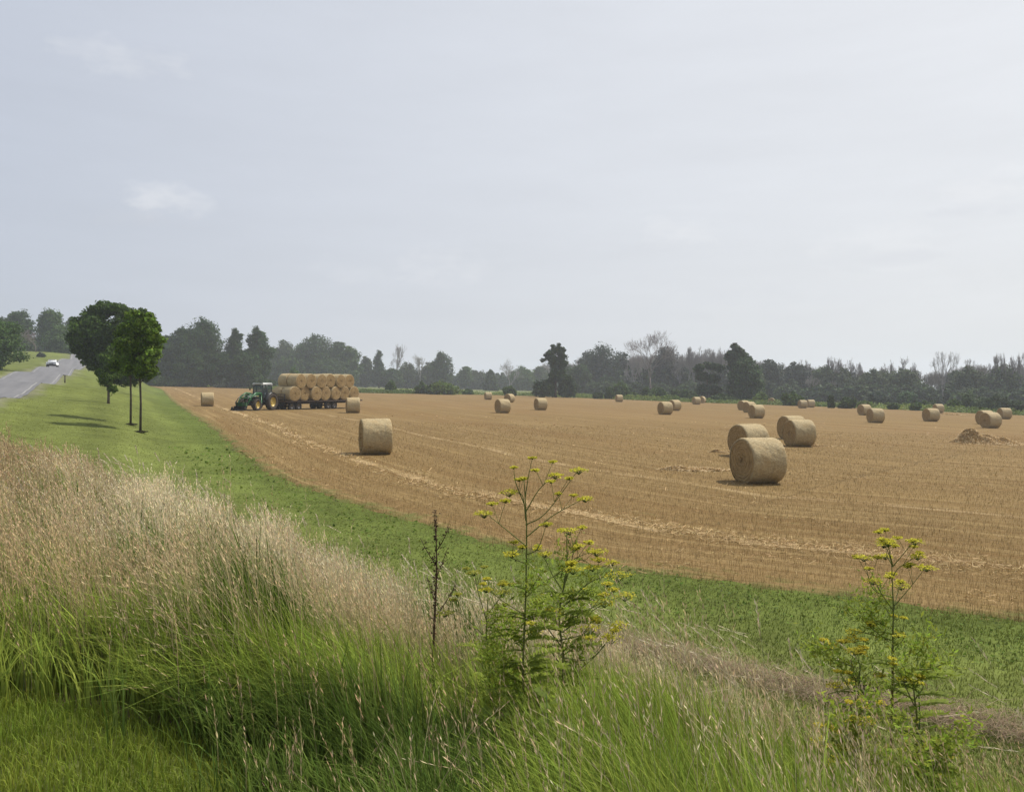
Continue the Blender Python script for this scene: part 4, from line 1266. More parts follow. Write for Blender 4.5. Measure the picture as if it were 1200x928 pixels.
def build_trees():
    # --- roadside and near trees
    for px, d, by, lab, sd in ((164.5, 37.5, 505, 'slender young maple, the nearer of two thin straight trunks on the mown verge', 3),
                               (153, 42, 497, 'slender young maple just behind and left of the nearer thin trunk on the verge', 4)):
        x = (px - 600) / F * d; z = g1(x, d)
        t = thing('young_maple', lab, 'tree', (x, d, z), 0, 'young maples on the verge')
        H = EYE + (451 - 364) / F * d - z
        s = d / F
        cz = lambda py: EYE + (451 - py) * s - z
        if sd == 3: LB = [(0, 0, 432, 17, 13), (-12, 5, 424, 13, 13), (12, -5, 422, 13, 14), (4, 9, 410, 18, 14), (-9, -6, 404, 14, 14), (13, 2, 398, 13, 14), (0, 0, 388, 16, 14), (7, 3, 376, 11, 11), (-8, 2, 380, 9, 9), (17, 0, 412, 8, 9), (10, 0, 437, 12, 8), (15, 4, 384, 7, 8), (-3, 0, 369, 7, 6)]
        else: LB = [(0, 0, 430, 15, 12), (-12, 5, 418, 12, 12), (8, -5, 420, 12, 13), (-4, 6, 404, 15, 13), (6, 0, 390, 14, 13), (-8, 0, 388, 10, 12), (0, 0, 374, 11, 10), (-17, 0, 430, 9, 9), (-16, 3, 403, 8, 8)]
        lobes = [(a * s, b * s, cz(c), e * s, f * s) for a, b, c, e, f in LB]
        G = Geo(); tube(G, [(0, 0, -.1), (.02, 0, H * .25), (-.03, 0, H * .5), (.02, 0, H * .9)], [.062, .05, .045, .015], 8, (.075, .062, .05))
        for (a, b, c, e, f) in lobes: tube(G, [(0, 0, max(c - .6, H * .4)), (a * .5, b * .5, c - .15), (a, b, c)], [.022, .016, .008], 5, (.10, .08, .06))
        G.obj('trunk', M_BARK, t, smooth=True)
        crown_geo(lobes, 8500, .064, (.085, .140, .018), sd, 8, top=(1.4, 1.3, 1.1), inner=.12).obj('crown', M_LEAF, t)
        # low disc of dark leaf quads round the trunk foot
        G = Geo(); r_ = np.random.default_rng(sd); n = 260
        a = r_.uniform(0, 2 * PI, n); rr = .33 * np.sqrt(r_.random(n))
        P = np.stack([rr * np.cos(a), rr * np.sin(a), .03 + .05 * (1 - rr / .33) + 0 * a], 1)
        leafquads(G, P, r_.normal(0, .4, (n, 3)) + [0, 0, 1], .06, vary([.05, .05, .025], n))
        G.obj('leaf_tuft', M_LEAF, t)
    leafy('sapling', 'small bushy sapling with a short trunk under the big dark roadside tree', 'tree', 127, 62, 400, 32, 'oval', .16, (.070, .120, .020), 4200, 11, lsize=.085, nl=9, r0=.09)
    leafy('roadside_tree', 'big dark round-crowned tree on the right side of the road', 'tree', 128, 82, 354, 96, 'round', .16, (.046, .082, .014), 18000, 5, lsize=.14,
          lobes=[(-34, 0, 398, 18, 16), (-36, 4, 380, 14, 12), (-22, 8, 372, 16, 13), (-6, 0, 364, 16, 10), (12, 0, 364, 16, 10), (28, -5, 372, 16, 12), (42, 5, 384, 14, 13), (48, 0, 402, 14, 14),
                 (40, 0, 420, 15, 14), (22, 10, 428, 16, 14), (5, -10, 418, 18, 14), (-14, 5, 412, 18, 15), (-28, 0, 414, 14, 12), (0, 15, 394, 26, 20), (20, -12, 394, 24, 20), (-12, -14, 392, 22, 18), (8, 0, 442, 16, 10), (-18, 0, 428, 12, 9), (24, 0, 444, 14, 10), (-4, 8, 436, 14, 10), (40, 4, 436, 13, 10), (38, 0, 368, 8, 7), (-2, 0, 359, 8, 5)])
    leafy('roadside_tree', 'leafy tree cut by the left border of the photo, left of the road', 'tree', -10, 126, 372, 74, 'round', .05, (.055, .10, .022), 8000, 6, lsize=.17, nl=14)
    # --- hill beyond the road
    H_ = 'trees on the rise beyond the road'
    hill = [(20, 262, 362, 40, 'round', DK, 'rounded dark tree on the rise, left one of the two tall crowns beyond the road'),
            (60, 255, 360, 37, 'round', MD, 'rounded tree on the rise, right one of the two tall crowns beyond the road'),
            (84, 285, 366, 22, 'oval', MD, 'narrow pale tree top showing between the tall crown and the dark roadside tree'),
            (70, 240, 384, 40, 'broad', MD, 'low green tree at the end of the road, below the right tall crown'),
            (22, 245, 392, 40, 'broad', GYG, 'low grey-green tree at the left, below the left tall crown'),
            (-15, 262, 372, 50, 'round', DK, 'dark tree behind the leafy tree at the left border'),
            (100, 270, 385, 40, 'round', DK, 'dark tree hidden behind the left part of the roadside tree'),
            (176, 262, 374, 34, 'round', GYG, 'hazy grey-green tree showing right of the young maple crowns'),
            (150, 275, 384, 50, 'broad', DK, 'dark low tree behind the young maples')]
    for i, (px, d, ty, w, sh, c, lab) in enumerate(hill): leafy('broadleaf_tree', lab, 'tree', px, d, ty, w, sh, .04, c, 3800, 20 + i, group=H_)
    bare('grey-brown twiggy leafless tree beside the road on the rise', 42, 215, 386, 34, 31, (.20, .16, .155), H_)
    bush('bush', 'dark upright bush at the foot of the rise, left of the road', 48, 205, 413, 9, (.05, .06, .045), 32, 900)
    # --- dark maples behind the tractor
    Mg = 'dark maples at the far left corner of the field'
    mp = [(196, 262, 388, 34, 'broad', 'lower dark maple at the left end of the group behind the tractor'), (215, 264, 378, 42, 'oval', 'dark maple left of the tallest one, behind the leftmost bale'),
          (239, 258, 367, 56, 'oval', 'tallest dark maple with a pointed crown above the leftmost bale'), (276, 262, 379, 27, 'oval', 'narrow dark maple, left one of the twin crowns above the tractor'),
          (302, 256, 381, 38, 'oval', 'dark maple, right one of the twin crowns above the tractor'), (225, 250, 408, 40, 'broad', 'short dark maple at the foot of the tallest one'),
          (258, 252, 412, 36, 'broad', 'short dark maple filling the gap below the narrow gap of sky'), (288, 250, 412, 44, 'broad', 'short dark maple right above the tractor cab')]
    for i, (px, d, ty, w, sh, lab) in enumerate(mp): leafy('maple', lab, 'tree', px, d, ty, w, sh, .10, (.036, .070, .017), 6500 if w > 30 else 4000, 40 + i, group=Mg, lsize=.27, nl=16)
    bush('bush', 'low dark bush under the maples behind the leftmost bale', 205, 250, 440, 60, DK, 51)
    bush('bush', 'pale grey-green bush under the maples left of the tractor', 266, 250, 443, 30, (.13, .16, .11), 52)
    bush('bush', 'dark bush under the maples right behind the tractor', 305, 246, 440, 34, DK, 53)
    bush('bush', 'low dark bush at the left end of the field edge beside the young maples', 178, 262, 436, 40, DK, 54)
    # --- hazy trees behind the wagon
    W_ = 'hazy tall trees behind the loaded wagon'
    wz = [(334, 395, 396, 34, 'broad', GYG, 'grey-green hazy tree left of the blue-dark group behind the wagon'), (355, 380, 398, 34, 'round', MD, 'left shoulder tree of the tall hazy group above the wagon'),
          (372, 372, 389, 50, 'round', DK, 'tallest of the hazy group, its dome right above the wagon load'), (396, 376, 399, 34, 'round', DK, 'hazy tree between the dome and the group right end'),
          (410, 370, 402, 30, 'oval', MD, 'right end tree of the hazy group above the rear of the wagon'), (318, 390, 404, 26, 'oval', DK, 'narrow hazy tree between the dark maples and the hazy group'),
          (385, 360, 420, 60, 'broad', DK, 'low wide tree right behind the wagon load'), (340, 362, 418, 44, 'broad', DK, 'low wide tree behind the front of the wagon load')]
    for i, (px, d, ty, w, sh, c, lab) in enumerate(wz): leafy('broadleaf_tree', lab, 'tree', px, d, ty, w, sh, .04, c, 4200, 60 + i, group=W_, lsize=.36)
    bush('bush', 'small bright green bush top above the front of the wagon load', 345, 240, 424, 15, (.075, .14, .035), 69, 1300)
    # --- middle distance beyond the meadow
    Q = 'trees beyond the pale meadow'
    md = [(429, 395, 414, 20, 'oval', GYG, 'small pale tree just right of the wagon group'), (444, 385, 408, 24, 'cone', DK, 'pointed dark tree left of the thin leafless one'),
          (478, 400, 426, 40, 'broad', GYG, 'low grey tree between the two thin leafless ones'), (517, 380, 409, 30, 'oval', DK, 'stand-out dark oval tree beyond the biggest meadow bush'),
          (503, 400, 424, 26, 'round', GYG, 'low hazy tree at the left of the dark oval one'), (545, 410, 427, 18, 'round', MD, 'small rounded tree right of the dark oval one'),
          (558, 425, 433, 24, 'broad', GYG, 'low hazy tree in the middle of the tree line'), (575, 372, 432, 22, 'cone', DK, 'small dark conical tree in the middle of the tree line'),
          (612, 420, 430, 36, 'broad', MD, 'low wide hazy tree left of the leaning tree'), (632, 430, 427, 24, 'round', GYG, 'small hazy tree top just left of the leaning tree'),
          (460, 385, 432, 30, 'broad', DK, 'low dark tree at the foot of the thin leafless one')]
    for i, (px, d, ty, w, sh, c, lab) in enumerate(md): leafy('broadleaf_tree', lab, 'tree', px, d, ty, w, sh, .03, c, 3000, 80 + i, group=Q, lsize=.36)
    bare('thin tall leafless tree between the pointed dark tree and the low grey one', 464, 390, 402, 22, 93, (.24, .22, .21), Q, .4)
    bare('thin pale leafless tree left of the dark oval tree', 491, 395, 414, 22, 94, (.27, .26, .22), Q, .4)
    bare('rounded pale leafless tree above the bales in the middle', 597, 385, 419, 30, 95, (.26, .25, .24), Q, .6)
    B_ = 'bushes between the field and the meadow'
    for i, (px, d, ty, w, c, lab) in enumerate([(457, 216, 443, 13, MD, 'small round bush right of the rear of the wagon'), (494, 214, 445, 17, MD, 'small bush left of the biggest meadow bush'),
                                                (521, 210, 442, 36, LT, 'biggest light green bush beyond the middle of the field'), (506, 212, 450, 16, DK, 'low dark bush touching the biggest meadow bush'),
                                                (597, 216, 450, 18, MD, 'low bush behind the middle trio of bales'), (548, 222, 455, 14, MD, 'tiny bush right of the biggest meadow bush')]):
        bush('bush', lab, px, d, ty, w, c, 100 + i, 2200, group=B_)
    # leaning tree
    leafy('leaning_tree', 'tall ragged dark tree leaning left over dark bushes in the middle of the tree line', 'tree', 651, 205, 403, 36, lobes=[
        (0, 0, 411, 7, 5), (-7, 0, 415, 6, 6), (6, 2, 418, 8, 9), (-14, 0, 422, 4, 3), (-2, 0, 425, 10, 9), (3, 3, 433, 11, 8), (9, 0, 426, 6, 7), (-3, 0, 406, 3, 3), (4, 0, 406, 3, 4), (1, 0, 440, 12, 8), (0, -2, 440, 8, 8), (8, 0, 410, 4, 5), (10, 0, 445, 9, 8), (-4, 4, 450, 8, 8), (-9, 0, 416, 5, 4)],
        col=(.036, .066, .020), nleaf=4600, seed=110, lsize=.22, lean=-.1)
    bush('bush', 'dark bush at the left foot of the leaning tree', 636, 204, 440, 34, DK, 111)
    bush('bush', 'grey-green bush at the right foot of the leaning tree', 664, 206, 438, 26, (.045, .075, .035), 112)
    # --- right half
    R_ = 'trees along the right half of the tree line'
    rt = [(690, 318, 408, 40, 'round', (.04, .06, .035), 'left part of the broad grey dome of trees right of the leaning tree'), (705, 312, 402, 58, 'broad', (.04, .06, .035), 'broad grey dome tree right of the leaning tree'),
          (728, 316, 408, 40, 'broad', (.045, .062, .04), 'right shoulder tree of the broad grey dome'), (681, 300, 425, 30, 'broad', DK, 'low tree filling the left foot of the broad grey dome'),
          (780, 290, 401, 36, 'round', (.055, .058, .05), 'rounded brown-grey tree right behind the big leafless tree'), (902, 262, 417, 34, 'round', (.042, .058, .038), 'rounded hazy tree right of the dark tree cluster'),
          (933, 268, 422, 40, 'broad', (.042, .058, .038), 'second rounded hazy tree right of the dark tree cluster'), (880, 255, 430, 40, 'broad', GYG, 'hazy tree behind the right side of the dark cluster'),
          (1060, 235, 432, 44, 'broad', GYG, 'low greenish rounded tree right of the notch with leafless tops'), (965, 262, 428, 34, 'broad', GYG, 'hazy low tree in the long wood left of the leafless tops'),
          (990, 258, 430, 34, 'broad', GYG, 'hazy low tree under the left leafless tops'), (1135, 225, 428, 40, 'broad', GYG, 'hazy grey tree in the right wood above the green bushes'),
          (1175, 222, 426, 50, 'broad', GYG, 'hazy grey tree at the right end of the wood'), (1025, 245, 432, 40, 'broad', GYG, 'hazy low tree below the notch in the skyline')]
    for i, (px, d, ty, w, sh, c, lab) in enumerate(rt): leafy('broadleaf_tree', lab, 'tree', px, d, ty, w, sh, .02, c, 3600, 120 + i, group=R_, lsize=.30)
    leafy('broadleaf_tree', 'tallest dark green tree of the near cluster below right of centre', 'tree', 862, 196, 401, 36, lobes=[
        (-1, 0, 406, 5, 5), (4, 0, 411, 7, 5), (-6, 2, 417, 8, 8), (8, 0, 419, 8, 7), (15, 0, 421, 5, 5), (1, 0, 418, 9, 7), (0, 3, 430, 12, 9), (0, -2, 444, 13, 9), (3, 0, 456, 14, 9)], col=(.042, .072, .026), nleaf=5200, seed=140, lsize=.22, group='dark cluster by the field edge')
    leafy('broadleaf_tree', 'broad dark green tree at the right of the near cluster', 'tree', 874, 190, 415, 40, 'broad', .06, (.045, .080, .028), 5600, 141, lsize=.22, group='dark cluster by the field edge')
    leafy('broadleaf_tree', 'ragged low dark tree at the left of the near cluster', 'tree', 829, 194, 424, 36, lobes=[
        (-10, 0, 432, 7, 6), (2, 0, 429, 6, 5), (12, 0, 431, 8, 6), (-6, 0, 442, 8, 6), (8, 0, 444, 9, 7), (-3, 0, 456, 10, 8), (10, 3, 458, 10, 8)], col=(.035, .062, .022), nleaf=4200, seed=142, lsize=.22, group='dark cluster by the field edge')
    # leafless individuals
    for i, (px, d, ty, w, fan, lab) in enumerate([
        (764, 246, 386, 56, .60, 'big spreading leafless tree, the tallest of the tree line right of centre'),
        (1104, 222, 411, 34, .60, 'rounded leafless tree standing out above the right wood, right of the notch'),
        (1139, 226, 420, 26, .5, 'small leafless tree above the green bushes at the right'),
        (1162, 222, 413, 20, .5, 'leafless tree top, left one of the four near the right border'),
        (1174, 220, 413, 11, .35, 'narrow upright leafless top near the right border'),
        (1187, 220, 416, 14, .4, 'leafless top between the narrow one and the right border'),
        (1198, 218, 412, 14, .4, 'leafless top cut by the right border'),
        (971, 262, 417, 14, .4, 'narrow leafless top, leftmost of the row left of the notch'),
        (984, 260, 419, 14, .4, 'second narrow leafless top of the row left of the notch'),
        (996, 258, 419, 13, .4, 'third narrow leafless top of the row left of the notch'),
        (1006, 256, 424, 12, .4, 'short leafless top at the right end of the row left of the notch'),
        (942, 268, 421, 16, .5, 'faint leafless top right of the rounded hazy trees'),
        (1035, 246, 425, 16, .5, 'short leafless top just right of the notch'),
        (1044, 246, 421, 14, .4, 'leafless top left of the taller fan-shaped one'),
        (1056, 244, 417, 24, .55, 'fan-shaped leafless top above the greenish rounded tree'),
        (1076, 240, 424, 18, .5, 'faint leafless top at the right of the greenish rounded tree')]):
        bare(lab, px, d, ty, w, 160 + i, (.21, .19, .185) if i else (.19, .16, .155), R_, fan, 7 if i == 0 else 6)
    # row of twiggy grey trees between the big leafless tree and the cluster
    for i, px in enumerate([744, 752, 798, 806, 814, 822, 830, 838, 846, 852]):
        bare(['first', 'second', 'third', 'fourth', 'fifth', 'sixth', 'seventh', 'eighth', 'ninth', 'tenth'][i] + ' from the left of the ten upright twiggy trees around the big leafless tree', px, 285, 405 + (i * 37 % 5) + (8 if i < 2 else 0), 23, 190 + i, (.24, .22, .215), 'row of grey twiggy trees', .55, 6, tw=.05)
    E_ = 'bushes along the far field edge'
    for i, (px, d, ty, w, c, lab) in enumerate([
        (714, 200, 452, 12, DK, 'small dark pointed bush left of the tiny pale bale'), (700, 198, 459, 14, DK, 'tiny dark bush right of the leaning tree'),
        (738, 205, 452, 24, DK, 'dark bush right behind the tiny pale bale'), (765, 200, 450, 36, DK, 'dark bush at the foot of the big leafless tree'),
        (722, 225, 444, 30, MD, 'hazy bush in front of the grey dome tree'), (800, 202, 453, 34, DK, 'dark bush between the big leafless tree and the cluster'),
        (785, 190, 462, 24, LT, 'low light green bush behind the overlapping pair of bales'), (890, 178, 456, 20, LT, 'light green bush at the right foot of the cluster'),
        (928, 165, 457, 32, MD, 'rounded green bush behind the touching pair of bales'), (850, 186, 460, 40, DK, 'low dark bush under the near cluster'),
        (974, 150, 462, 10, DK, 'small dark bush left of the long bush'), (992, 150, 463, 24, DK, 'long low dark bush right of the small dark one'),
        (1012, 150, 467, 18, LT, 'low light green bush behind the far pair of bales'), (1046, 150, 470, 14, MD, 'tiny bush by the field edge below the leafless tops'),
        (1072, 145, 470, 14, MD, 'tiny bush left of the bale half hidden by another'), (1088, 160, 466, 20, DK, 'dark bush behind the right pair of bales'),
        (1030, 185, 455, 30, (.035, .055, .035), 'hazy dark bush in the middle of the right wood'), (1140, 150, 452, 40, (.055, .085, .035), 'large grey-green bush left of the right border bushes'),
        (1168, 142, 458, 44, (.040, .062, .028), 'large dark bush behind the straw heap bales'), (1196, 138, 462, 24, (.045, .075, .03), 'bush cut by the right border'),
        (1120, 150, 462, 22, MD, 'green bush left of the large grey-green one'), (1062, 190, 452, 26, (.055, .10, .04), 'bright green hazy bush below the greenish rounded tree')]):
        bush('bush', lab, px, d, ty, w, c, 220 + i, 2000, group=E_)


def build_wood():
    """the long hazy wood that reads as one mass"""
    G = Geo()
    r_ = np.random.default_rng(5)
    lf = []
    for s in range(4):
        lobes = auto_lobes(300 + s, 10, 7, .0, 'broad', 9)
        lf.append(crown_geo(lobes, 700, .55, (1, 1, 1), 300 + s, 5))
    br = [bare_geo(310 + s, 10, 7.5, 6, (1, 1, 1), .032, .62) for s in range(4)]
    protos = []
    for a, b in br:
        q = Geo(); q.merge(a); q.merge(b); protos.append(q)

    def sky(px):
        return np.interp(px, [-60, 165, 172, 330, 430, 520, 600, 660, 720, 790, 850, 900, 960, 1010, 1025, 1060, 1085, 1130, 1200, 1400], [392, 394, 404, 412, 432, 434, 434, 424, 417, 416, 416, 426, 432, 434, 437, 435, 438, 430, 430, 430])
    for px in np.arange(-170, 1500, 7.0):
        for layer in range(3):
            p = px + r_.normal(0, 5)
            if p < 165: d = r_.uniform(290, 330)
            elif p < 430: d = r_.uniform(400, 440)
            elif p < 660: d = r_.uniform(430, 490)
            else: d = np.interp(p, [660, 800, 1000, 1200], [330, 300, 258, 232]) + layer * 12 - 8 + r_.normal(0, 6)
            x = (p - 600) / F * d; z = g1(x, d)
            ty = sky(p) + abs(r_.normal(0, 4)) + (12 if layer == 0 else 0)
            H = EYE + (451 - ty) / F * d - z
            if H < 2: continue
            a = r_.uniform(0, 2 * PI); ca, sa = math.cos(a), math.sin(a)
            isbare = (p > 735 and r_.random() < (.78 if layer > 0 else .12)) or (p < 735 and layer > 0 and r_.random() < .12)
            w = r_.uniform(.8, 1.2)
            M = np.array([[ca * w, -sa * w, 0], [sa * w, ca * w, 0], [0, 0, 1]]) * (H / 10)
            if isbare:
                G.merge(protos[r_.integers(4)], M * np.array([[1], [1], [1.0 + .08]]), (x, d, z), np.array([.25, .23, .22]) * r_.uniform(.8, 1.15))
            else:
                c = (np.array([.048, .070, .034]) if p > 735 else np.array([.048, .080, .030])) * r_.uniform(.75, 1.2)
                G.merge(lf[r_.integers(4)], M, (x, d, z), c)
    for px in np.arange(676, 1480, 5.0):      # low leafy understorey along the front of the wood
        d = np.interp(px, [660, 800, 1000, 1200], [300, 275, 236, 212]) + r_.normal(0, 4)
        x = (px - 600) / F * d; z = g1(x, d); a = r_.uniform(0, 6.28); ca, sa = math.cos(a), math.sin(a)
        M = np.array([[ca * 1.5, -sa * 1.5, 0], [sa * 1.5, ca * 1.5, 0], [0, 0, 1]]) * r_.uniform(.38, .62)
        G.merge(lf[r_.integers(4)], M, (x, d, z), np.array([.050, .078, .030]) * r_.uniform(.75, 1.35))
    G.obj('far_wood', M_LEAF, kind='stuff', label='long hazy wood of leafy and leafless trees behind the field', category='wood')
    # scrub under the wood
    # weeds along the far border of the field
    G = Geo()
    n = 60000
    u = r_.random(n)
    P = resample(FAR[6:], u)
    nn = resample(FAR[6:], np.minimum(u + .002, 1)) - resample(FAR[6:], np.maximum(u - .002, 0)); nn /= np.linalg.norm(nn, axis=1)[:, None] + 1e-9
    off = np.abs(r_.normal(0, 9, n)) + .3
    out = np.stack([nn[:, 1], -nn[:, 0]], 1)
    P = P + out * off[:, None]
    hmax = .35 + 1.0 * nz2(P[:, 0], P[:, 1], .12, 3) * sstep(0, 4, off)
    z = ground(P[:, 0], P[:, 1]) + r_.random(n) * hmax
    c = lerp([.06, .10, .022], [.19, .23, .06], nz2(P[:, 0], P[:, 1], .1, 1))
    leafquads(G, np.column_stack([P, z]), r_.normal(0, .7, (n, 3)) + [0, 0, .8], .22 * r_.uniform(.6, 1.4, n), vary(c, n, .2))
    G.obj('field_margin_weeds', M_LEAF, kind='stuff', label='rank green weeds along the far border of the field', category='weeds')


# ------------------------------------------------------------------ straw heaps, post
def straw_heap(label, px, d, w, h, ln, seed, name='straw_heap', cat='straw heap', n=5200):
    x = (px - 600) / F * d; z = g1(x, d)
    r_ = np.random.default_rng(seed)
    t = thing(name, label, cat, (x, d, z), 0)
    lob = [(-.25 * w, 0, 1.0, .24 * w), (.05 * w, .1, .62, .26 * w), (.3 * w, 0, .40, .22 * w), (-.1 * w, -.3, .55, .25 * w), (.45 * w, .1, .2, .18 * w)]

    def hf(a, b):
        v = np.zeros_like(a)
        for cx, cy, hh, r in lob: v = np.maximum(v, hh * np.exp(-(((a - cx) / r) ** 2 + ((b - cy) / (r * .8 * ln)) ** 2) ** 1.1))
        return h * (v + .06 * np.sin(a * 7 + seed) * np.sin(b * 6) * (v > .1))
    g = np.linspace(-1, 1, 60); X, Y = np.meshgrid(g * w * .75, g * w * .5 * ln, indexing='ij')
    Z = hf(X, Y) - .04 + r_.normal(0, .02 * h, X.shape)
    V = np.stack([X, Y, Z], -1).reshape(-1, 3)
    i = np.arange(59)[:, None] * 60; j = np.arange(59)[None]
    Fq = np.stack([i + j, i + 60 + j, i + 61 + j, i + j + 1], -1).reshape(-1, 4)
    cc = np.tile([.50, .36, .17], (len(V), 1)) * (1 + r_.normal(0, .2, (len(V), 1)))
    G = Geo(); G.add(V, Fq, cc); G.obj('packed_straw', M_STRAW, t)
    G = Geo()
    a = r_.normal(0, .36, n) * w; b = r_.normal(0, .22, n) * w * ln
    P = np.stack([a, b, hf(a, b) + r_.uniform(0, .04, n)], 1)
    m = (P[:, 2] > .05) | (r_.random(n) < .25); P = P[m]; n = len(P)
    yaw = r_.uniform(0, 2 * PI, n); pit = r_.normal(0, .4, n); L_ = r_.uniform(.06, .18, n)
    dx = np.stack([np.cos(yaw) * np.cos(pit), np.sin(yaw) * np.cos(pit), np.sin(pit)], 1) * L_[:, None] / 2
    s_ = np.stack([-np.sin(yaw), np.cos(yaw), r_.normal(0, .6, n)], 1) * (.0003 * d)
    V = np.stack([P - dx - s_, P + dx - s_, P + dx + s_, P - dx + s_], 1).reshape(-1, 3)
    c = lerp([.46, .32, .15], [.68, .53, .31], r_.random(n))
    G.add(V, np.arange(n * 4).reshape(-1, 4), np.repeat(c, 4, 0)); G.obj('straw_stems', M_STRAW, t)


def build_small():
    straw_heap('big heap of golden straw in front of a round bale on the right', 1153, 50, 3.4, .92, 1.0, 3, n=9000)
    straw_heap('low flat pile of pale straw left of the largest round bale', 812, 29.3, 2.4, .17, .5, 4, n=4500)
    straw_heap('thin scatter pile of pale straw at the left of the hidden bale', 846, 38, 1.1, .14, .5, 5, n=1500)
    straw_heap('thin scatter pile of straw right of the mid-distance bale pair', 958, 44, 1.4, .12, .5, 6, n=1500)
    straw_heap('thin scatter of straw behind the two right-hand bales near the far weeds', 1112, 120, 3.5, .22, .5, 8, n=1500)
    x, y = (76 - 600) / F * 98, 98.0
    t = thing('marker_post', 'short weathered wooden post on the verge beside the road', 'post', (x, y, g1(x, y)))
    G = Geo(); tube(G, [(0, 0, -.1), (.01, 0, .5), (0, 0, .92)], [.075, .07, .065], 10, (.10, .085, .07)); G.obj('post_body', M_BARK, t)
    G = Geo(); box(G, (0, 0, .90), (.26, .24, .07), (.12, .10, .085), bev=.01); G.obj('cap', M_BARK, t)


# ------------------------------------------------------------------ wild parsnip and other tall weeds
def umbel(c, r, seed, col, up=(0, 0, 1), stalk=(.13, .18, .05)):
    r_ = np.random.default_rng(seed)
    G = Geo(); n = 13
    A = np.array(up, float); A /= np.linalg.norm(A)
    r = r * 1.05
    base = np.array(c, float) - A * r * .6
    for i in range(n):
        a = i * 2.4; k = math.sqrt((i + .5) / n) * r
        tip = np.array(c, float) + np.array([math.cos(a) * k, math.sin(a) * k, -.16 * r * (k / r) ** 2 + r_.normal(0, .06 * r)])
        tube(G, [base, (base + tip) / 2 + A * .04 * r, tip], [.0016, .0012, .001], 3, stalk, cap=False)
        m = 9
        P = tip + r_.normal(0, 1, (m, 3)) * np.array([.115, .115, .05]) * r * 1.4
        leafquads(G, P, r_.normal(0, .5, (m, 3)) + [0, 0, 1], .0062 * r_.uniform(.6, 1.4, m), np.asarray(col) * (1 + r_.normal(0, .18, (m, 1))))
    return G


def compound_leaf(p, d, L, seed, col, wid=.27):
    """pinnate toothed leaf along direction d"""
    r_ = np.random.default_rng(seed)
    G = Geo(); d = np.array(d, float); d /= np.linalg.norm(d)
    t = np.linspace(0, 1, 7)
    mid = np.array(p) + d * L * t[:, None] + np.array([0, 0, -.35 * L]) * (t ** 2)[:, None]
    tube(G, mid, np.linspace(.004, .0015, 7), 4, np.array(col) * 1.1, cap=False)
    side = np.cross(d, [0, 0, 1]); side /= np.linalg.norm(side) + 1e-9
    mid = catmull(mid, 2)[::1]; t = np.linspace(0, 1, len(mid))
    for i in range(2, len(mid)):
        for s in ((-1, 1) if i < len(mid) - 1 else (0,)):
            a = mid[i]; o = (side * s * .85 + d * .55) if s else d
            l = L * wid * (1.1 - .55 * abs(t[i] - .45)) * r_.uniform(.8, 1.15)
            w = l * .13
            sd_ = np.cross(o, [0, 0, 1]); sd_ /= np.linalg.norm(sd_) + 1e-9
            cr = r_.normal(0, .06, 3) * l
            pts = [a, a + o * l * .25 + sd_ * w, a + o * l * .45 + sd_ * w * .75, a + o * l * .62 + sd_ * w, a + o * l, a + o * l * .62 - sd_ * w, a + o * l * .45 - sd_ * w * .75, a + o * l * .25 - sd_ * w]
            pts = np.array(pts); pts[4] += np.array([0, 0, -.15 * l]) + cr; pts[1:4, 2] -= .06 * l; pts[5:, 2] += .05 * l
            c = np.asarray(col) * (1 + r_.normal(0, .15))
            G.add(pts, [(0, 1, 2, 7), (2, 6, 7, 7), (2, 3, 5, 6), (3, 4, 5, 5)][:1] + [(2, 3, 5, 6)], c)
            n0 = G.n - 8
            G.T.append(np.array([(2, 6, 7), (3, 4, 5)]) + n0); G.TM.append(np.zeros(2, int))
    return G


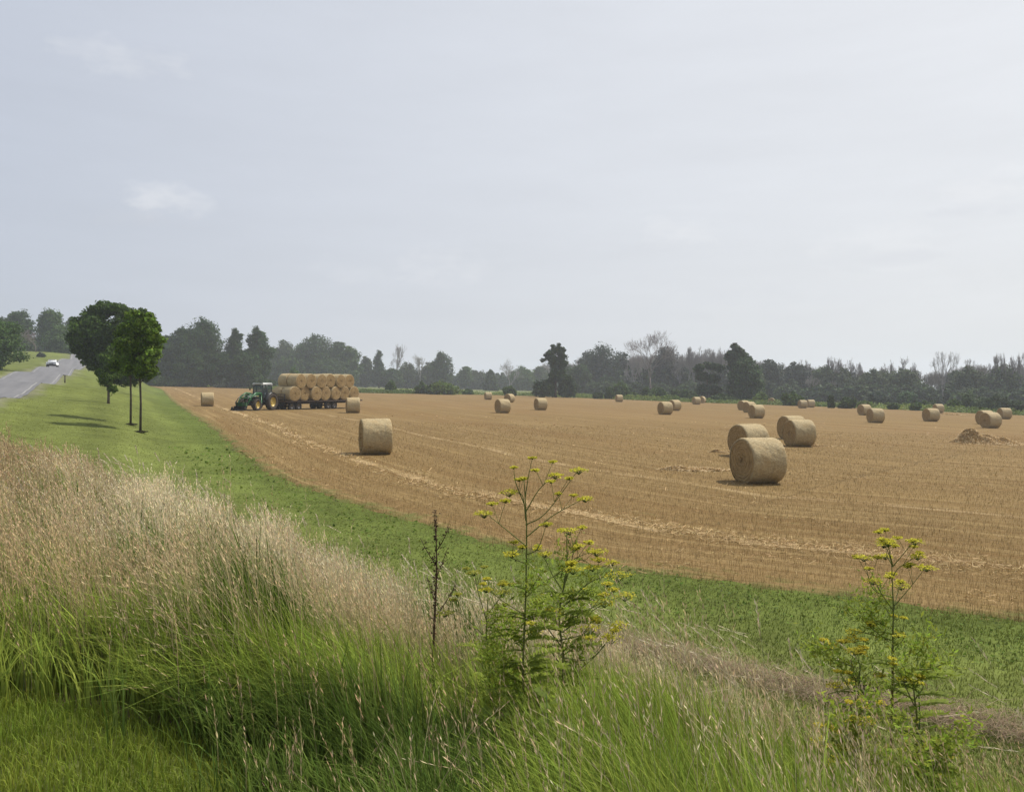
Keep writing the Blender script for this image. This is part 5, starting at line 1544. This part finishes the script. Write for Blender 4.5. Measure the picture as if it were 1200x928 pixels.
def parsnip(label, px, d, base_z, pts, branches, leaves, seed, yl=(.56, .52, .06), r0=.011, name='wild_parsnip', cat='wild parsnip', heads=True, stemcol=(.18, .20, .06), lowcol=(.22, .12, .06), group='wild parsnip plants on the bank', lf=(.24, .30, .04), nspray=8):
    """pts / branches in photo pixels on the plane of the plant (depth offsets added)"""
    x0 = (px - 600) / F * d; z0 = g1(x0, d)
    t = thing(name, label, cat, (x0, d, z0), 0, group)
    s = d / F
    r_ = np.random.default_rng(seed)

    def loc(p, dy=0): return np.array([(p[0] - px) * s, dy, EYE + (451 - p[1]) * s - z0])
    stem = [np.array([0, 0, -.05])] + [loc(p) for p in pts]
    stem = catmull(np.array(stem), 4)
    rr = np.linspace(r0, r0 * .28, len(stem))
    k = np.linspace(0, 1, len(stem))[:, None]
    G = Geo(); tube(G, stem, rr, 7, np.array(lowcol) * (1 - np.minimum(1, k * 2.2)) + np.array(stemcol) * np.minimum(1, k * 2.2)); G.obj('stem', M_GRASS, t, smooth=True)
    for bi, (a, mid, e, rad) in enumerate(branches):
        dy = r_.uniform(-.16, .16)
        A, Mi, E = loc(a), loc(mid, dy * .6), loc(e, dy)
        G = Geo(); cu = catmull(np.array([A, Mi, E]), 4); tube(G, cu, np.linspace(r0 * .42, r0 * .16, len(cu)), 5, stemcol, cap=False)
        br = G.obj('branch', M_GRASS, t, smooth=True)
        # forked side twigs with little umbels
        tips = [(E, rad * s)]
        if rad > 7:
            for q in range(2):
                a2 = r_.uniform(0, 2 * PI); e2 = Mi + (E - Mi) * .5 + np.array([math.cos(a2) * .06, math.sin(a2) * .06, .05 + r_.uniform(0, .05)])
                g = Geo(); tube(g, [Mi + (E - Mi) * .25, e2], [r0 * .18, r0 * .12], 4, stemcol, cap=False); g.obj('twig', M_GRASS, br)
                tips.append((e2, rad * s * .5))
        if heads:
            for q, (c, rd) in enumerate(tips):
                umbel(c, rd, seed * 50 + bi * 5 + q, yl, (0, 0, 1)).obj('flower_head', M_WEED, t)
    # feathery small foliage between the branches
    ys_ = [a[1] for a, ang, Lp in leaves]
    if ys_:
        y0_, y1_ = min(ys_) - 34, max(ys_)
        G = Geo()
        for q in range(nspray):
            zc_ = y0_ + (y1_ - y0_) * (q + .5) / 7; a_ = r_.uniform(0, 2 * PI); l_ = r_.uniform(.10, .26)
            b0 = loc((px, zc_)); e_ = b0 + np.array([math.cos(a_) * l_, math.sin(a_) * l_ * .8, .10 + r_.uniform(0, .12)])
            tube(G, [b0, (b0 + e_) / 2 + [0, 0, -.02], e_], [.003, .002, .001], 4, stemcol, cap=False)
            m = 190; tt = r_.random(m)[:, None] ** .7
            Pq = b0 * (1 - tt) + e_ * tt + r_.normal(0, .035, (m, 3)) * (.4 + tt)
            leafquads(G, Pq, r_.normal(0, .8, (m, 3)) + [0, 0, .6], .0062 * r_.uniform(.6, 1.6, m), vary(np.array(lf) * 1.1, m, .25), 2.2)
        if nspray: G.obj('foliage', M_WEED, t)
    for li, (a, ang, Lp) in enumerate(leaves):
        p = loc(a); dr = np.array([math.cos(ang), r_.uniform(-.7, .7), .35 + r_.uniform(-.1, .3)])
        compound_leaf(p, dr, Lp * s, seed * 70 + li, lf).obj('leaf', M_WEED, t)
    return t


def build_weeds():
    def lv(px, ys, L0, seed, n=2):
        r_ = np.random.default_rng(seed); out = []
        for y_ in ys:
            for k in range(n): out.append(((px + r_.normal(0, 2), y_ + r_.normal(0, 6)), (0 if (k % 2) else PI) + r_.normal(0, .5), L0 * r_.uniform(.7, 1.2)))
        return out
    parsnip('tallest yellow-flowered wild parsnip in the foreground, its straight stem rising over the field', 612, 3.9, 0,
            [(614, 860), (613, 780), (616, 700), (617, 620), (614, 562)],
            [((616, 700), (640, 680), (672, 666), 12), ((616, 615), (640, 600), (678, 549), 10), ((616, 630), (650, 605), (688, 586), 9), ((616, 610), (612, 580), (597, 575), 11),
             ((617, 640), (590, 620), (567, 603), 12), ((616, 600), (632, 575), (652, 558), 9), ((615, 585), (619, 560), (624, 536), 4), ((615, 690), (596, 680), (590, 676), 6), ((616, 660), (600, 655), (600, 650), 10), ((615, 720), (590, 705), (570, 690), 8),
             ((614, 590), (604, 565), (602, 548), 4), ((616, 650), (630, 640), (640, 610), 7)],
            lv(614, [720, 750, 780, 800, 820, 840, 860, 880], 46, 1, 6), 1, r0=.008)
    parsnip('bushy wild parsnip just right of the tallest one, with wide yellow umbels', 657, 4.3, 0,
            [(658, 840), (660, 770), (655, 720), (664, 670), (664, 625)],
            [((656, 715), (690, 680), (722, 668), 16), ((660, 740), (700, 715), (735, 700), 14), ((658, 700), (668, 660), (700, 645), 13), ((660, 690), (672, 650), (668, 622), 11), ((660, 760), (640, 730), (646, 712), 13),
             ((658, 730), (690, 720), (712, 712), 13), ((656, 750), (680, 740), (690, 728), 12), ((664, 670), (680, 655), (694, 662), 10), ((658, 780), (640, 760), (628, 748), 10), ((658, 770), (690, 770), (715, 742), 14), ((658, 800), (700, 770), (728, 735), 11), ((658, 690), (644, 670), (640, 655), 9)],
            lv(660, [700, 730, 760, 790, 810, 830, 850, 870], 44, 2, 6), 2, r0=.009)
    parsnip('tall wild parsnip at the right, its flat yellow umbels seen against the stubble', 1042, 4.5, 0,
            [(1046, 800), (1046, 760), (1047, 715), (1046, 690), (1045, 662)],
            [((1046, 662), (1035, 645), (1028, 629), 10), ((1046, 664), (1056, 650), (1070, 632), 10), ((1046, 712), (1062, 690), (1082, 662), 10), ((1047, 716), (1060, 702), (1071, 692), 12), ((1046, 714), (1025, 692), (1008, 671), 10),
             ((1046, 700), (1024, 690), (1015, 653), 10), ((1045, 680), (1050, 665), (1071, 649), 9), ((1046, 663), (1044, 650), (1040, 638), 10), ((1046, 663), (1046, 655), (1048, 655), 9), ((1046, 750), (1020, 745), (1008, 744), 10), ((1046, 765), (1060, 745), (1052, 742), 8)],
            lv(1046, [760, 780, 800, 820], 34, 3, 4), 3, r0=.008, nspray=3)
    parsnip('low spreading wild parsnip with yellow umbels left of the lone tall one', 1000, 4.4, 0,
            [(1003, 850), (1006, 810), (1008, 780)],
            [((1003, 820), (990, 790), (985, 765), 11), ((1005, 800), (995, 780), (998, 758), 11), ((1005, 800), (1015, 790), (1013, 756), 10), ((1003, 830), (980, 810), (975, 798), 9), ((1006, 800), (1024, 790), (1038, 795), 7), ((1003, 830), (1015, 812), (1010, 810), 8)],
            lv(1004, [810, 830, 850, 865], 34, 4, 3), 4, r0=.007, nspray=3, yl=(.60, .52, .06))
    parsnip('wild parsnip with deep yellow umbels low at the bottom border, right of centre', 1000, 3.7, 0,
            [(1002, 900), (1003, 870), (1006, 850)],
            [((1002, 890), (985, 875), (972, 877), 13), ((1002, 880), (985, 860), (986, 868), 10), ((1003, 880), (1020, 850), (1020, 848), 11), ((1003, 890), (992, 905), (990, 905), 12), ((1002, 880), (1010, 858), (1000, 847), 9)],
            lv(1003, [880, 900, 915, 925], 50, 5, 4), 5, r0=.007, nspray=4, yl=(.60, .52, .06))
    parsnip('small wild parsnip right of the lone one, half sunk in the grass', 1072, 4.1, 0,
            [(1075, 860), (1072, 820), (1070, 800)],
            [((1073, 830), (1060, 800), (1062, 795), 9), ((1072, 820), (1085, 806), (1079, 802), 9), ((1073, 850), (1085, 900), (1090, 890), 8)],
            lv(1073, [800, 820, 845, 870], 44, 6, 4), 6, r0=.008, nspray=3)
    parsnip('low wild parsnip at the bottom right corner with pale green-yellow umbels', 1085, 3.6, 0,
            [(1084, 920), (1083, 902)],
            [((1084, 915), (1070, 905), (1064, 908), 9), ((1084, 915), (1095, 900), (1090, 900), 9), ((1084, 910), (1080, 900), (1084, 905), 8)],
            lv(1084, [905, 920, 930], 44, 7, 4), 7, r0=.008, yl=(.36, .38, .06))
    parsnip('faded wild parsnip left of the tallest one, over the dark gap in the grass', 572, 4.6, 0,
            [(574, 800), (570, 740), (572, 700)],
            [((571, 720), (585, 700), (590, 690), 9), ((571, 730), (560, 690), (556, 668), 8), ((572, 750), (540, 715), (524, 712), 9), ((572, 745), (590, 730), (598, 722), 8)],
            lv(572, [770, 800, 820], 36, 8, 3), 8, r0=.008, yl=(.36, .36, .06))
    # dark dried dock stalk
    for (px, d, top, base, lab, sd) in ((506, 4.9, 597, 830, 'dark dried dock stalk standing at the left of the wild parsnips', 31), (1007, 4.9, 800, 870, 'short dark seed stalk under the low spreading parsnip', 33)):
        x0 = (px - 600) / F * d; z0 = g1(x0, d); s = d / F
        t = thing('dock_stalk', lab, 'dried weed', (x0, d, z0), 0)
        H = EYE + (451 - top) * s - z0; r_ = np.random.default_rng(sd)
        c = (.075, .05, .03)
        G = Geo(); P = [(.0, 0, -.05), (.01, 0, H * .35), (.03, 0, H * .7), (.025, 0, H)]; tube(G, P, [.008, .007, .005, .002], 6, c); G.obj('stem', M_BARK, t, smooth=True)
        for k in range(7):
            zb = H * (.5 + .06 * k); a = k * 2.4; l = .16 * r_.uniform(.7, 1.3)
            e = np.array([.03 + math.cos(a) * l * .6, math.sin(a) * l * .6, zb + l])
            g = Geo(); tube(g, [(.025, 0, zb), (e + np.array([.025, 0, zb])) / 2 + [0, 0, -.01], e], [.003, .0025, .0015], 4, c, cap=False)
            m = 30; tt = r_.random(m)[:, None]
            Q = np.array([.025, 0, zb]) * (1 - tt) + e * tt + r_.normal(0, .009, (m, 3))
            leafquads(g, Q, r_.normal(0, 1, (m, 3)), .008, np.tile(c, (m, 1)) * r_.uniform(.7, 1.8, (m, 1)))
            g.obj('seed_spray', M_BARK, t)
        g = Geo(); m = 160; zz = H * r_.uniform(.25, 1, m)
        leafquads(g, np.stack([np.interp(zz, [0, H], [0, .028]) + r_.normal(0, .008, m), r_.normal(0, .008, m), zz], 1), r_.normal(0, 1, (m, 3)), .009, np.tile(c, (m, 1)) * r_.uniform(.7, 1.8, (m, 1)))
        g.obj('seeds', M_BARK, t)
    # milkweed-like pale leafy plant
    for (px, d, top, lab, sd) in ((1074, 5.0, 742, 'pale broad-leaved plant right beside the lone wild parsnip', 41), (603, 4.2, 800, 'broad-leaved green weed at the foot of the tallest parsnip', 42), (700, 4.0, 800, 'broad-leaved weed right of the parsnips near the bottom border', 43), (640, 3.5, 812, 'leafy green weed between the two big parsnips, low in the foreground', 44), (575, 3.7, 835, 'leafy green weed at the lower left of the tallest parsnip', 45), (672, 3.3, 850, 'lowest broad-leaved weed right above the bottom border, under the bushy parsnip', 46)):
        x0 = (px - 600) / F * d; z0 = g1(x0, d); s = d / F; H = EYE + (451 - top) * s - z0; r_ = np.random.default_rng(sd)
        t = thing('broadleaf_weed', lab, 'weed', (x0, d, z0), 0)
        G = Geo(); tube(G, [(0, 0, -.05), (.02, 0, H * .5), (0, 0, H)], [.006, .005, .002], 6, (.13, .2, .06)); G.obj('stem', M_GRASS, t)
        for k in range(22):
            zb = H * (.15 + .85 * k / 22); a = k * 2.2 + r_.normal(0, .2); l = .075 * r_.uniform(.8, 1.3)
            o = np.array([math.cos(a), math.sin(a), .45]); sdv = np.array([-math.sin(a), math.cos(a), 0]) * l * .28
            p = np.array([.01, 0, zb])
            g = Geo(); c = np.array((.17, .23, .04)) * r_.uniform(.8, 1.3)
            g.add([p, p + o * l * .35 + sdv, p + o * l * .7 + sdv * .8, p + o * l + [0, 0, -.35 * l], p + o * l * .7 - sdv * .8, p + o * l * .35 - sdv, p + o * l * .5 - [0, 0, .1 * l]],
                  [(0, 1, 6, 5), (1, 2, 4, 6)], c)
            n0 = g.n - 7; g.T.append(np.array([(2, 3, 4), (6, 4, 5)]) + n0); g.TM.append(np.zeros(2, int))
            g.obj('leaf', M_WEED, t)


# ------------------------------------------------------------------ sky, sun, haze, camera
SUN_AZ = math.radians(57)      # clockwise from +Y (north) towards +X
SUN_EL = math.radians(56)


def build_sky():
    w = bpy.data.worlds.new('World'); scene.world = w; w.use_nodes = True
    nt = w.node_tree; N = nt.nodes; L = nt.links
    bg = N['Background']
    sk = N.new('ShaderNodeTexSky'); sk.sky_type = 'NISHITA'; sk.sun_disc = False
    sk.sun_elevation = SUN_EL; sk.sun_rotation = SUN_AZ
    sk.air_density = 1.2; sk.dust_density = 4.0; sk.ozone_density = 1.2
    tc = N.new('ShaderNodeTexCoord')
    # thin hazy overcast veil: brighter towards the sun side
    dt = N.new('ShaderNodeVectorMath'); dt.operation = 'DOT_PRODUCT'
    v = Vector((math.sin(SUN_AZ), math.cos(SUN_AZ), 0.35)).normalized(); dt.inputs[1].default_value = v
    L.new(tc.outputs['Generated'], dt.inputs[0])
    ramp = N.new('ShaderNodeMapRange'); ramp.inputs[1].default_value = .0; ramp.inputs[2].default_value = 1.0; L.new(dt.outputs['Value'], ramp.inputs[0])
    veil = N.new('ShaderNodeMix'); veil.data_type = 'RGBA'
    L.new(ramp.outputs[0], veil.inputs[0])
    veil.inputs[6].default_value = (6.15, 6.65, 7.75, 1); veil.inputs[7].default_value = (9.3, 9.5, 9.8, 1)
    mx = N.new('ShaderNodeMix'); mx.data_type = 'RGBA'; mx.inputs[0].default_value = .86
    L.new(sk.outputs[0], mx.inputs[6]); L.new(veil.outputs[2], mx.inputs[7])
    col = mx.outputs[2]
    nz = N.new('ShaderNodeTexNoise'); nz.inputs['Scale'].default_value = 24; nz.inputs['Detail'].default_value = 6; nz.inputs['Roughness'].default_value = .6
    mp = N.new('ShaderNodeMapping'); mp.inputs['Scale'].default_value = (1, 1, 2.2); L.new(tc.outputs['Generated'], mp.inputs[0]); L.new(mp.outputs[0], nz.inputs['Vector'])

    def m(op, a, b=None, clamp=False):
        n = N.new('ShaderNodeMath'); n.operation = op; n.use_clamp = clamp
        for i, q in enumerate((a, b)):
            if q is None: continue
            if isinstance(q, (int, float)): n.inputs[i].default_value = q
            else: L.new(q, n.inputs[i])
        return n.outputs[0]
    mp2 = N.new('ShaderNodeMapping'); mp2.inputs['Scale'].default_value = (1.6, 1.6, 9); L.new(tc.outputs['Generated'], mp2.inputs[0])
    n2 = N.new('ShaderNodeTexNoise'); n2.inputs['Scale'].default_value = 2.4; n2.inputs['Detail'].default_value = 7; n2.inputs['Roughness'].default_value = .62; L.new(mp2.outputs[0], n2.inputs['Vector'])
    mr2 = N.new('ShaderNodeMapRange'); mr2.inputs[1].default_value = .3; mr2.inputs[2].default_value = .7; mr2.inputs[3].default_value = .972; mr2.inputs[4].default_value = 1.022
    L.new(n2.outputs['Fac'], mr2.inputs[0])
    vs = N.new('ShaderNodeVectorMath'); vs.operation = 'SCALE'; L.new(col, vs.inputs[0]); L.new(mr2.outputs[0], vs.inputs['Scale']); col = vs.outputs[0]
    # small faint cumulus: (px, py, half width px, half height px, strength, dark base)
    for px, py, hw, hh, st in ((200, 236, 46, 20, .22), (172, 228, 34, 16, .20), (176, 256, 50, 9, -.20), (168, 258, 55, 12, -.30), (1172, 222, 50, 22, .35), (1150, 246, 60, 10, -.22), (1032, 286, 70, 26, .22), (1040, 303, 60, 9, -.22), (785, 275, 60, 20, .25), (765, 290, 50, 8, -.15), (520, 312, 60, 26, .16), (140, 68, 70, 20, .20), (920, 345, 150, 14, -.10), (690, 370, 160, 10, -.08), (1080, 330, 120, 20, .10), (420, 318, 60, 16, .10)):
        d = Vector(((px - 600) / F, 1, (451 - py) / F)).normalized()
        right = Vector((d.y, -d.x, 0)).normalized(); up = right.cross(d)
        a = N.new('ShaderNodeVectorMath'); a.operation = 'DOT_PRODUCT'; L.new(tc.outputs['Generated'], a.inputs[0]); a.inputs[1].default_value = right
        b = N.new('ShaderNodeVectorMath'); b.operation = 'DOT_PRODUCT'; L.new(tc.outputs['Generated'], b.inputs[0]); b.inputs[1].default_value = up
        f = N.new('ShaderNodeVectorMath'); f.operation = 'DOT_PRODUCT'; L.new(tc.outputs['Generated'], f.inputs[0]); f.inputs[1].default_value = d
        ea = m('POWER', m('ABSOLUTE', m('MULTIPLY', a.outputs['Value'], F / hw)), 2.0)
        eb = m('POWER', m('ABSOLUTE', m('MULTIPLY', b.outputs['Value'], F / hh)), 2.0)
        r = m('SUBTRACT', 1.0, m('ADD', ea, eb))
        r = m('ADD', r, m('MULTIPLY', m('SUBTRACT', nz.outputs['Fac'], .5), 5.0))
        r = m('MULTIPLY', m('MULTIPLY', r, .7, True), m('GREATER_THAN', f.outputs['Value'], .3))
        r = m('MULTIPLY', r, m('SUBTRACT', 1.4, m('ADD', m('MULTIPLY', ea, .35), m('MULTIPLY', eb, .35)), True))
        n = N.new('ShaderNodeMix'); n.data_type = 'RGBA'
        L.new(m('MULTIPLY', r, abs(st)), n.inputs[0]); L.new(col, n.inputs[6])
        n.inputs[7].default_value = (9.6, 9.7, 9.9, 1) if st > 0 else (6.3, 6.6, 7.3, 1)
        col = n.outputs[2]
    L.new(col, bg.inputs['Color'])
    bg.inputs['Strength'].default_value = .093

    ld = bpy.data.lights.new('sun', 'SUN'); ld.energy = 4.7; ld.angle = math.radians(1.2); ld.color = (1, .945, .86)
    so = bpy.data.objects.new('sun', ld); C.objects.link(so)
    dv = Vector((math.sin(SUN_AZ) * math.cos(SUN_EL), math.cos(SUN_AZ) * math.cos(SUN_EL), math.sin(SUN_EL)))
    so.rotation_euler = dv.to_track_quat('Z', 'Y').to_euler(); so.location = (60, 30, 90)

    # air
    m_ = bpy.data.materials.new('haze_air'); m_.use_nodes = True; nt = m_.node_tree; nt.nodes.clear()
    out = nt.nodes.new('ShaderNodeOutputMaterial'); pv = nt.nodes.new('ShaderNodeVolumePrincipled')
    pv.inputs['Color'].default_value = (.84, .90, 1.0, 1); pv.inputs['Density'].default_value = HAZE; pv.inputs['Anisotropy'].default_value = .2
    nt.links.new(pv.outputs[0], out.inputs['Volume'])
    G = Geo(); box(G, (0, 0, 13), (3200, 3200, 70)); G.obj('haze', m_, kind='stuff')


HAZE = .00048


def build_camera():
    cd = bpy.data.cameras.new('camera'); cd.lens = 36 * F / 1200; cd.sensor_width = 36; cd.sensor_fit = 'HORIZONTAL'
    cd.shift_y = -13 / 1200; cd.clip_start = .05; cd.clip_end = 6000
    co = bpy.data.objects.new('camera', cd); C.objects.link(co)
    co.location = (0, 0, EYE); co.rotation_euler = (PI / 2, 0, 0)
    scene.camera = co


build_ground()
build_field()
build_road()
build_grass()
build_stubble()
build_bales()
build_wagon()
build_tractor()
build_car()
build_trees()
build_wood()
build_small()
build_weeds()
build_sky()
build_camera()

scene.view_settings.view_transform = 'Standard'; scene.view_settings.look = 'None'
scene.view_settings.gamma = 1; scene.view_settings.exposure = 0; scene.view_settings.use_curve_mapping = False
cy = scene.cycles
cy.use_denoising = True
try: cy.denoiser = 'OPENIMAGEDENOISE'; cy.denoising_input_passes = 'RGB_ALBEDO_NORMAL'
except Exception: pass
cy.max_bounces = 6; cy.diffuse_bounces = 3; cy.glossy_bounces = 2; cy.transmission_bounces = 4; cy.transparent_max_bounces = 8; cy.volume_bounces = 1
cy.sample_clamp_indirect = 6
cy.use_adaptive_sampling = False
